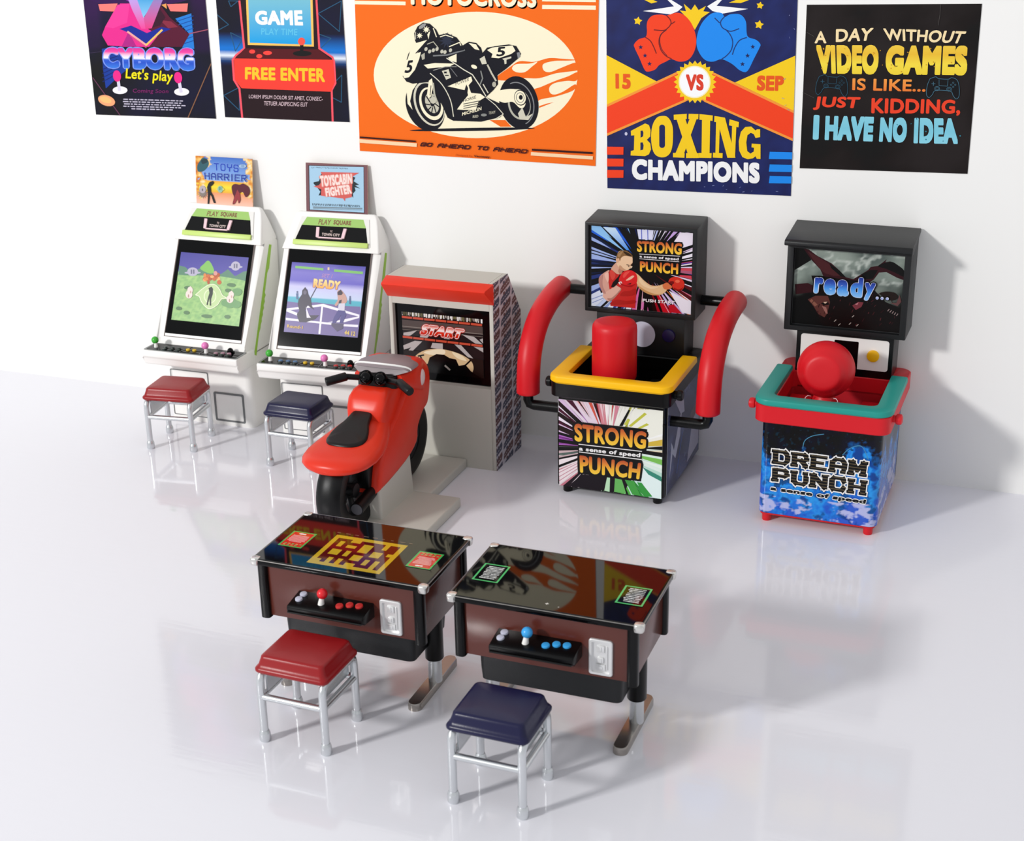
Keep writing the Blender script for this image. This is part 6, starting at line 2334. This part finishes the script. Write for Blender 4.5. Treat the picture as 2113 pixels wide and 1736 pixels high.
def pad_outline(ar, cx, cy, s, col, rot=0):
    P_ = [(-.85, -.75), (-.5, -.95), (-.3, -.8), (.3, -.8), (.5, -.95), (.85, -.75), (1.0, -.1), (1.02, .7), (.85, .98), (.65, .7), (.45, .3), (-.45, .3), (-.65, .7), (-.85, .98), (-1.02, .7), (-1.0, -.1), (-.85, -.75)]
    a = math.radians(rot)
    T = lambda p: (cx + s * (p[0] * math.cos(a) - p[1] * .68 * math.sin(a)), cy + s * (p[0] * math.sin(a) + p[1] * .68 * math.cos(a)))
    ar.poly([T(p) for p in P_[:-1]], '#10181f', True)
    ar.line([T(p) for p in P_], 5, col, True)
    for u in (-.38, .38):
        c = T((u, .12))
        ar.ring(c, s * .15, s * .13, 4, col)
        ar.ring(c, s * .08, s * .07, 3, col)
    ar.line([T((-.28, -.72)), T((-.26, -.15)), T((.26, -.15)), T((.28, -.72))], 4, col)
    c = T((-.62, -.3)); ar.line([(c[0] - 18, c[1]), (c[0] + 18, c[1])], 5, col); ar.line([(c[0], c[1] - 18), (c[0], c[1] + 18)], 5, col)
    for dx, dy in ((0, -20), (0, 20), (-20, 0), (20, 0)):
        c = T((.62, -.3)); ar.ring((c[0] + dx, c[1] + dy), 7, 7, 3, col, n=12)


def art_quote():
    ar = Art(1.014, 1.0, [(118, 45), (1813, 35), (1673, 1682), (48, 1627)])
    ar.grid(lambda u, v: mix('#1d1918', '#2b2626', fbm(u * 3, v * 3, 6) + .45), 20, 20)
    cr = '#fbe3b0'
    ar.text('A', [(208, 298), (300, 302), (308, 418), (192, 418)], cr, .03)
    ar.text('DAY', [(400, 280), (765, 268), (735, 392), (398, 406)], cr, .03)
    ar.text('WITHOUT', [(855, 272), (1665, 302), (1610, 422), (880, 390)], cr, .03)
    ar.text('VIDEO', [(208, 432), (818, 434), (805, 722), (225, 712)], [(0, '#f4d63e'), (.35, '#fbe04a'), (.7, '#f2c23c'), (1, '#f6d04a')], .07)
    ar.text('GAMES', [(888, 436), (1680, 440), (1665, 730), (874, 722)], [(0, '#f4d63e'), (.35, '#fbe04a'), (.7, '#f2c23c'), (1, '#f6d04a')], .07)
    ar.text('IS LIKE...', [(560, 755), (1272, 770), (1265, 888), (556, 872)], [(0, '#ef7f38'), (1, '#f7a04a')], .025)
    ar.text('JUST', [(195, 930), (640, 938), (610, 1080), (175, 1062)], '#f0482e', .04)
    ar.text('KIDDING,', [(745, 945), (1610, 965), (1600, 1120), (740, 1118)], '#f0482e', .04)
    tq = [(0, '#8fd6e8'), (.5, '#7fcbe0'), (1, '#8ad2e4')]
    ar.text('I', [(185, 1110), (242, 1112), (232, 1350), (175, 1350)], tq, .03)
    ar.text('HAVE', [(300, 1118), (770, 1128), (755, 1370), (290, 1355)], tq, .07)
    ar.text('NO', [(832, 1132), (1092, 1138), (1080, 1382), (815, 1372)], tq, .07)
    ar.text('IDEA', [(1160, 1138), (1570, 1145), (1580, 1392), (1150, 1385)], tq, .07)
    rnd = random.Random(31)
    for i in range(70):
        lo = rnd.random() < .5
        x = rnd.uniform(230, 1640)
        y = rnd.uniform(450, 715) if lo else rnd.uniform(1125, 1370)
        ar.ell((x, y), rnd.uniform(3, 10), rnd.uniform(3, 8), '#d89a2c' if lo else '#3a7f92', rnd.uniform(0, 90), 7) if rnd.random() < .5 else None
    pad_outline(ar, 362, 822, 150, '#2f5468', 4)
    pad_outline(ar, 1438, 845, 155, '#4a7488', 3)
    ar.line([(1415, 40), (1405, 150), (1390, 240)], 3, '#5a5654')
    ar.line([(60, 880), (190, 945)], 4, '#4a4644'); ar.line([(120, 310), (190, 350)], 5, '#4a4644')
    return ar


poster(art_cyborg(), 'dark purple poster with CYBORG lettering, first poster on the left of the wall', [(-4.8555, 3.4525), (-3.8344, 3.4521), (-3.8354, 2.1657), (-4.87, 2.1527)])
poster(art_arcade(), 'dark navy poster with a red arcade machine and FREE ENTER lettering', [(-3.7455, 3.4521), (-2.7637, 3.4517), (-2.7605, 2.1871), (-3.7596, 2.1807)])
poster(art_moto(), 'wide orange poster of a racing motorcycle in a cream oval', [(-2.6639, 3.2461), (-.941, 3.2576), (-.9646, 1.9757), (-2.6942, 1.9902)])
poster(art_boxing(), 'navy poster with red and blue boxing gloves and BOXING CHAMPIONS lettering', [(-.9022, 3.5294), (.3069, 3.5255), (.3348, 1.8543), (-.8816, 1.8331)], M_PRINT)
poster(art_quote(), 'black square poster with coloured lettering about video games, rightmost on the wall', [(.3718, 3.0282), (1.3856, 3.0501), (1.3952, 2.0545), (.3808, 2.0343)])
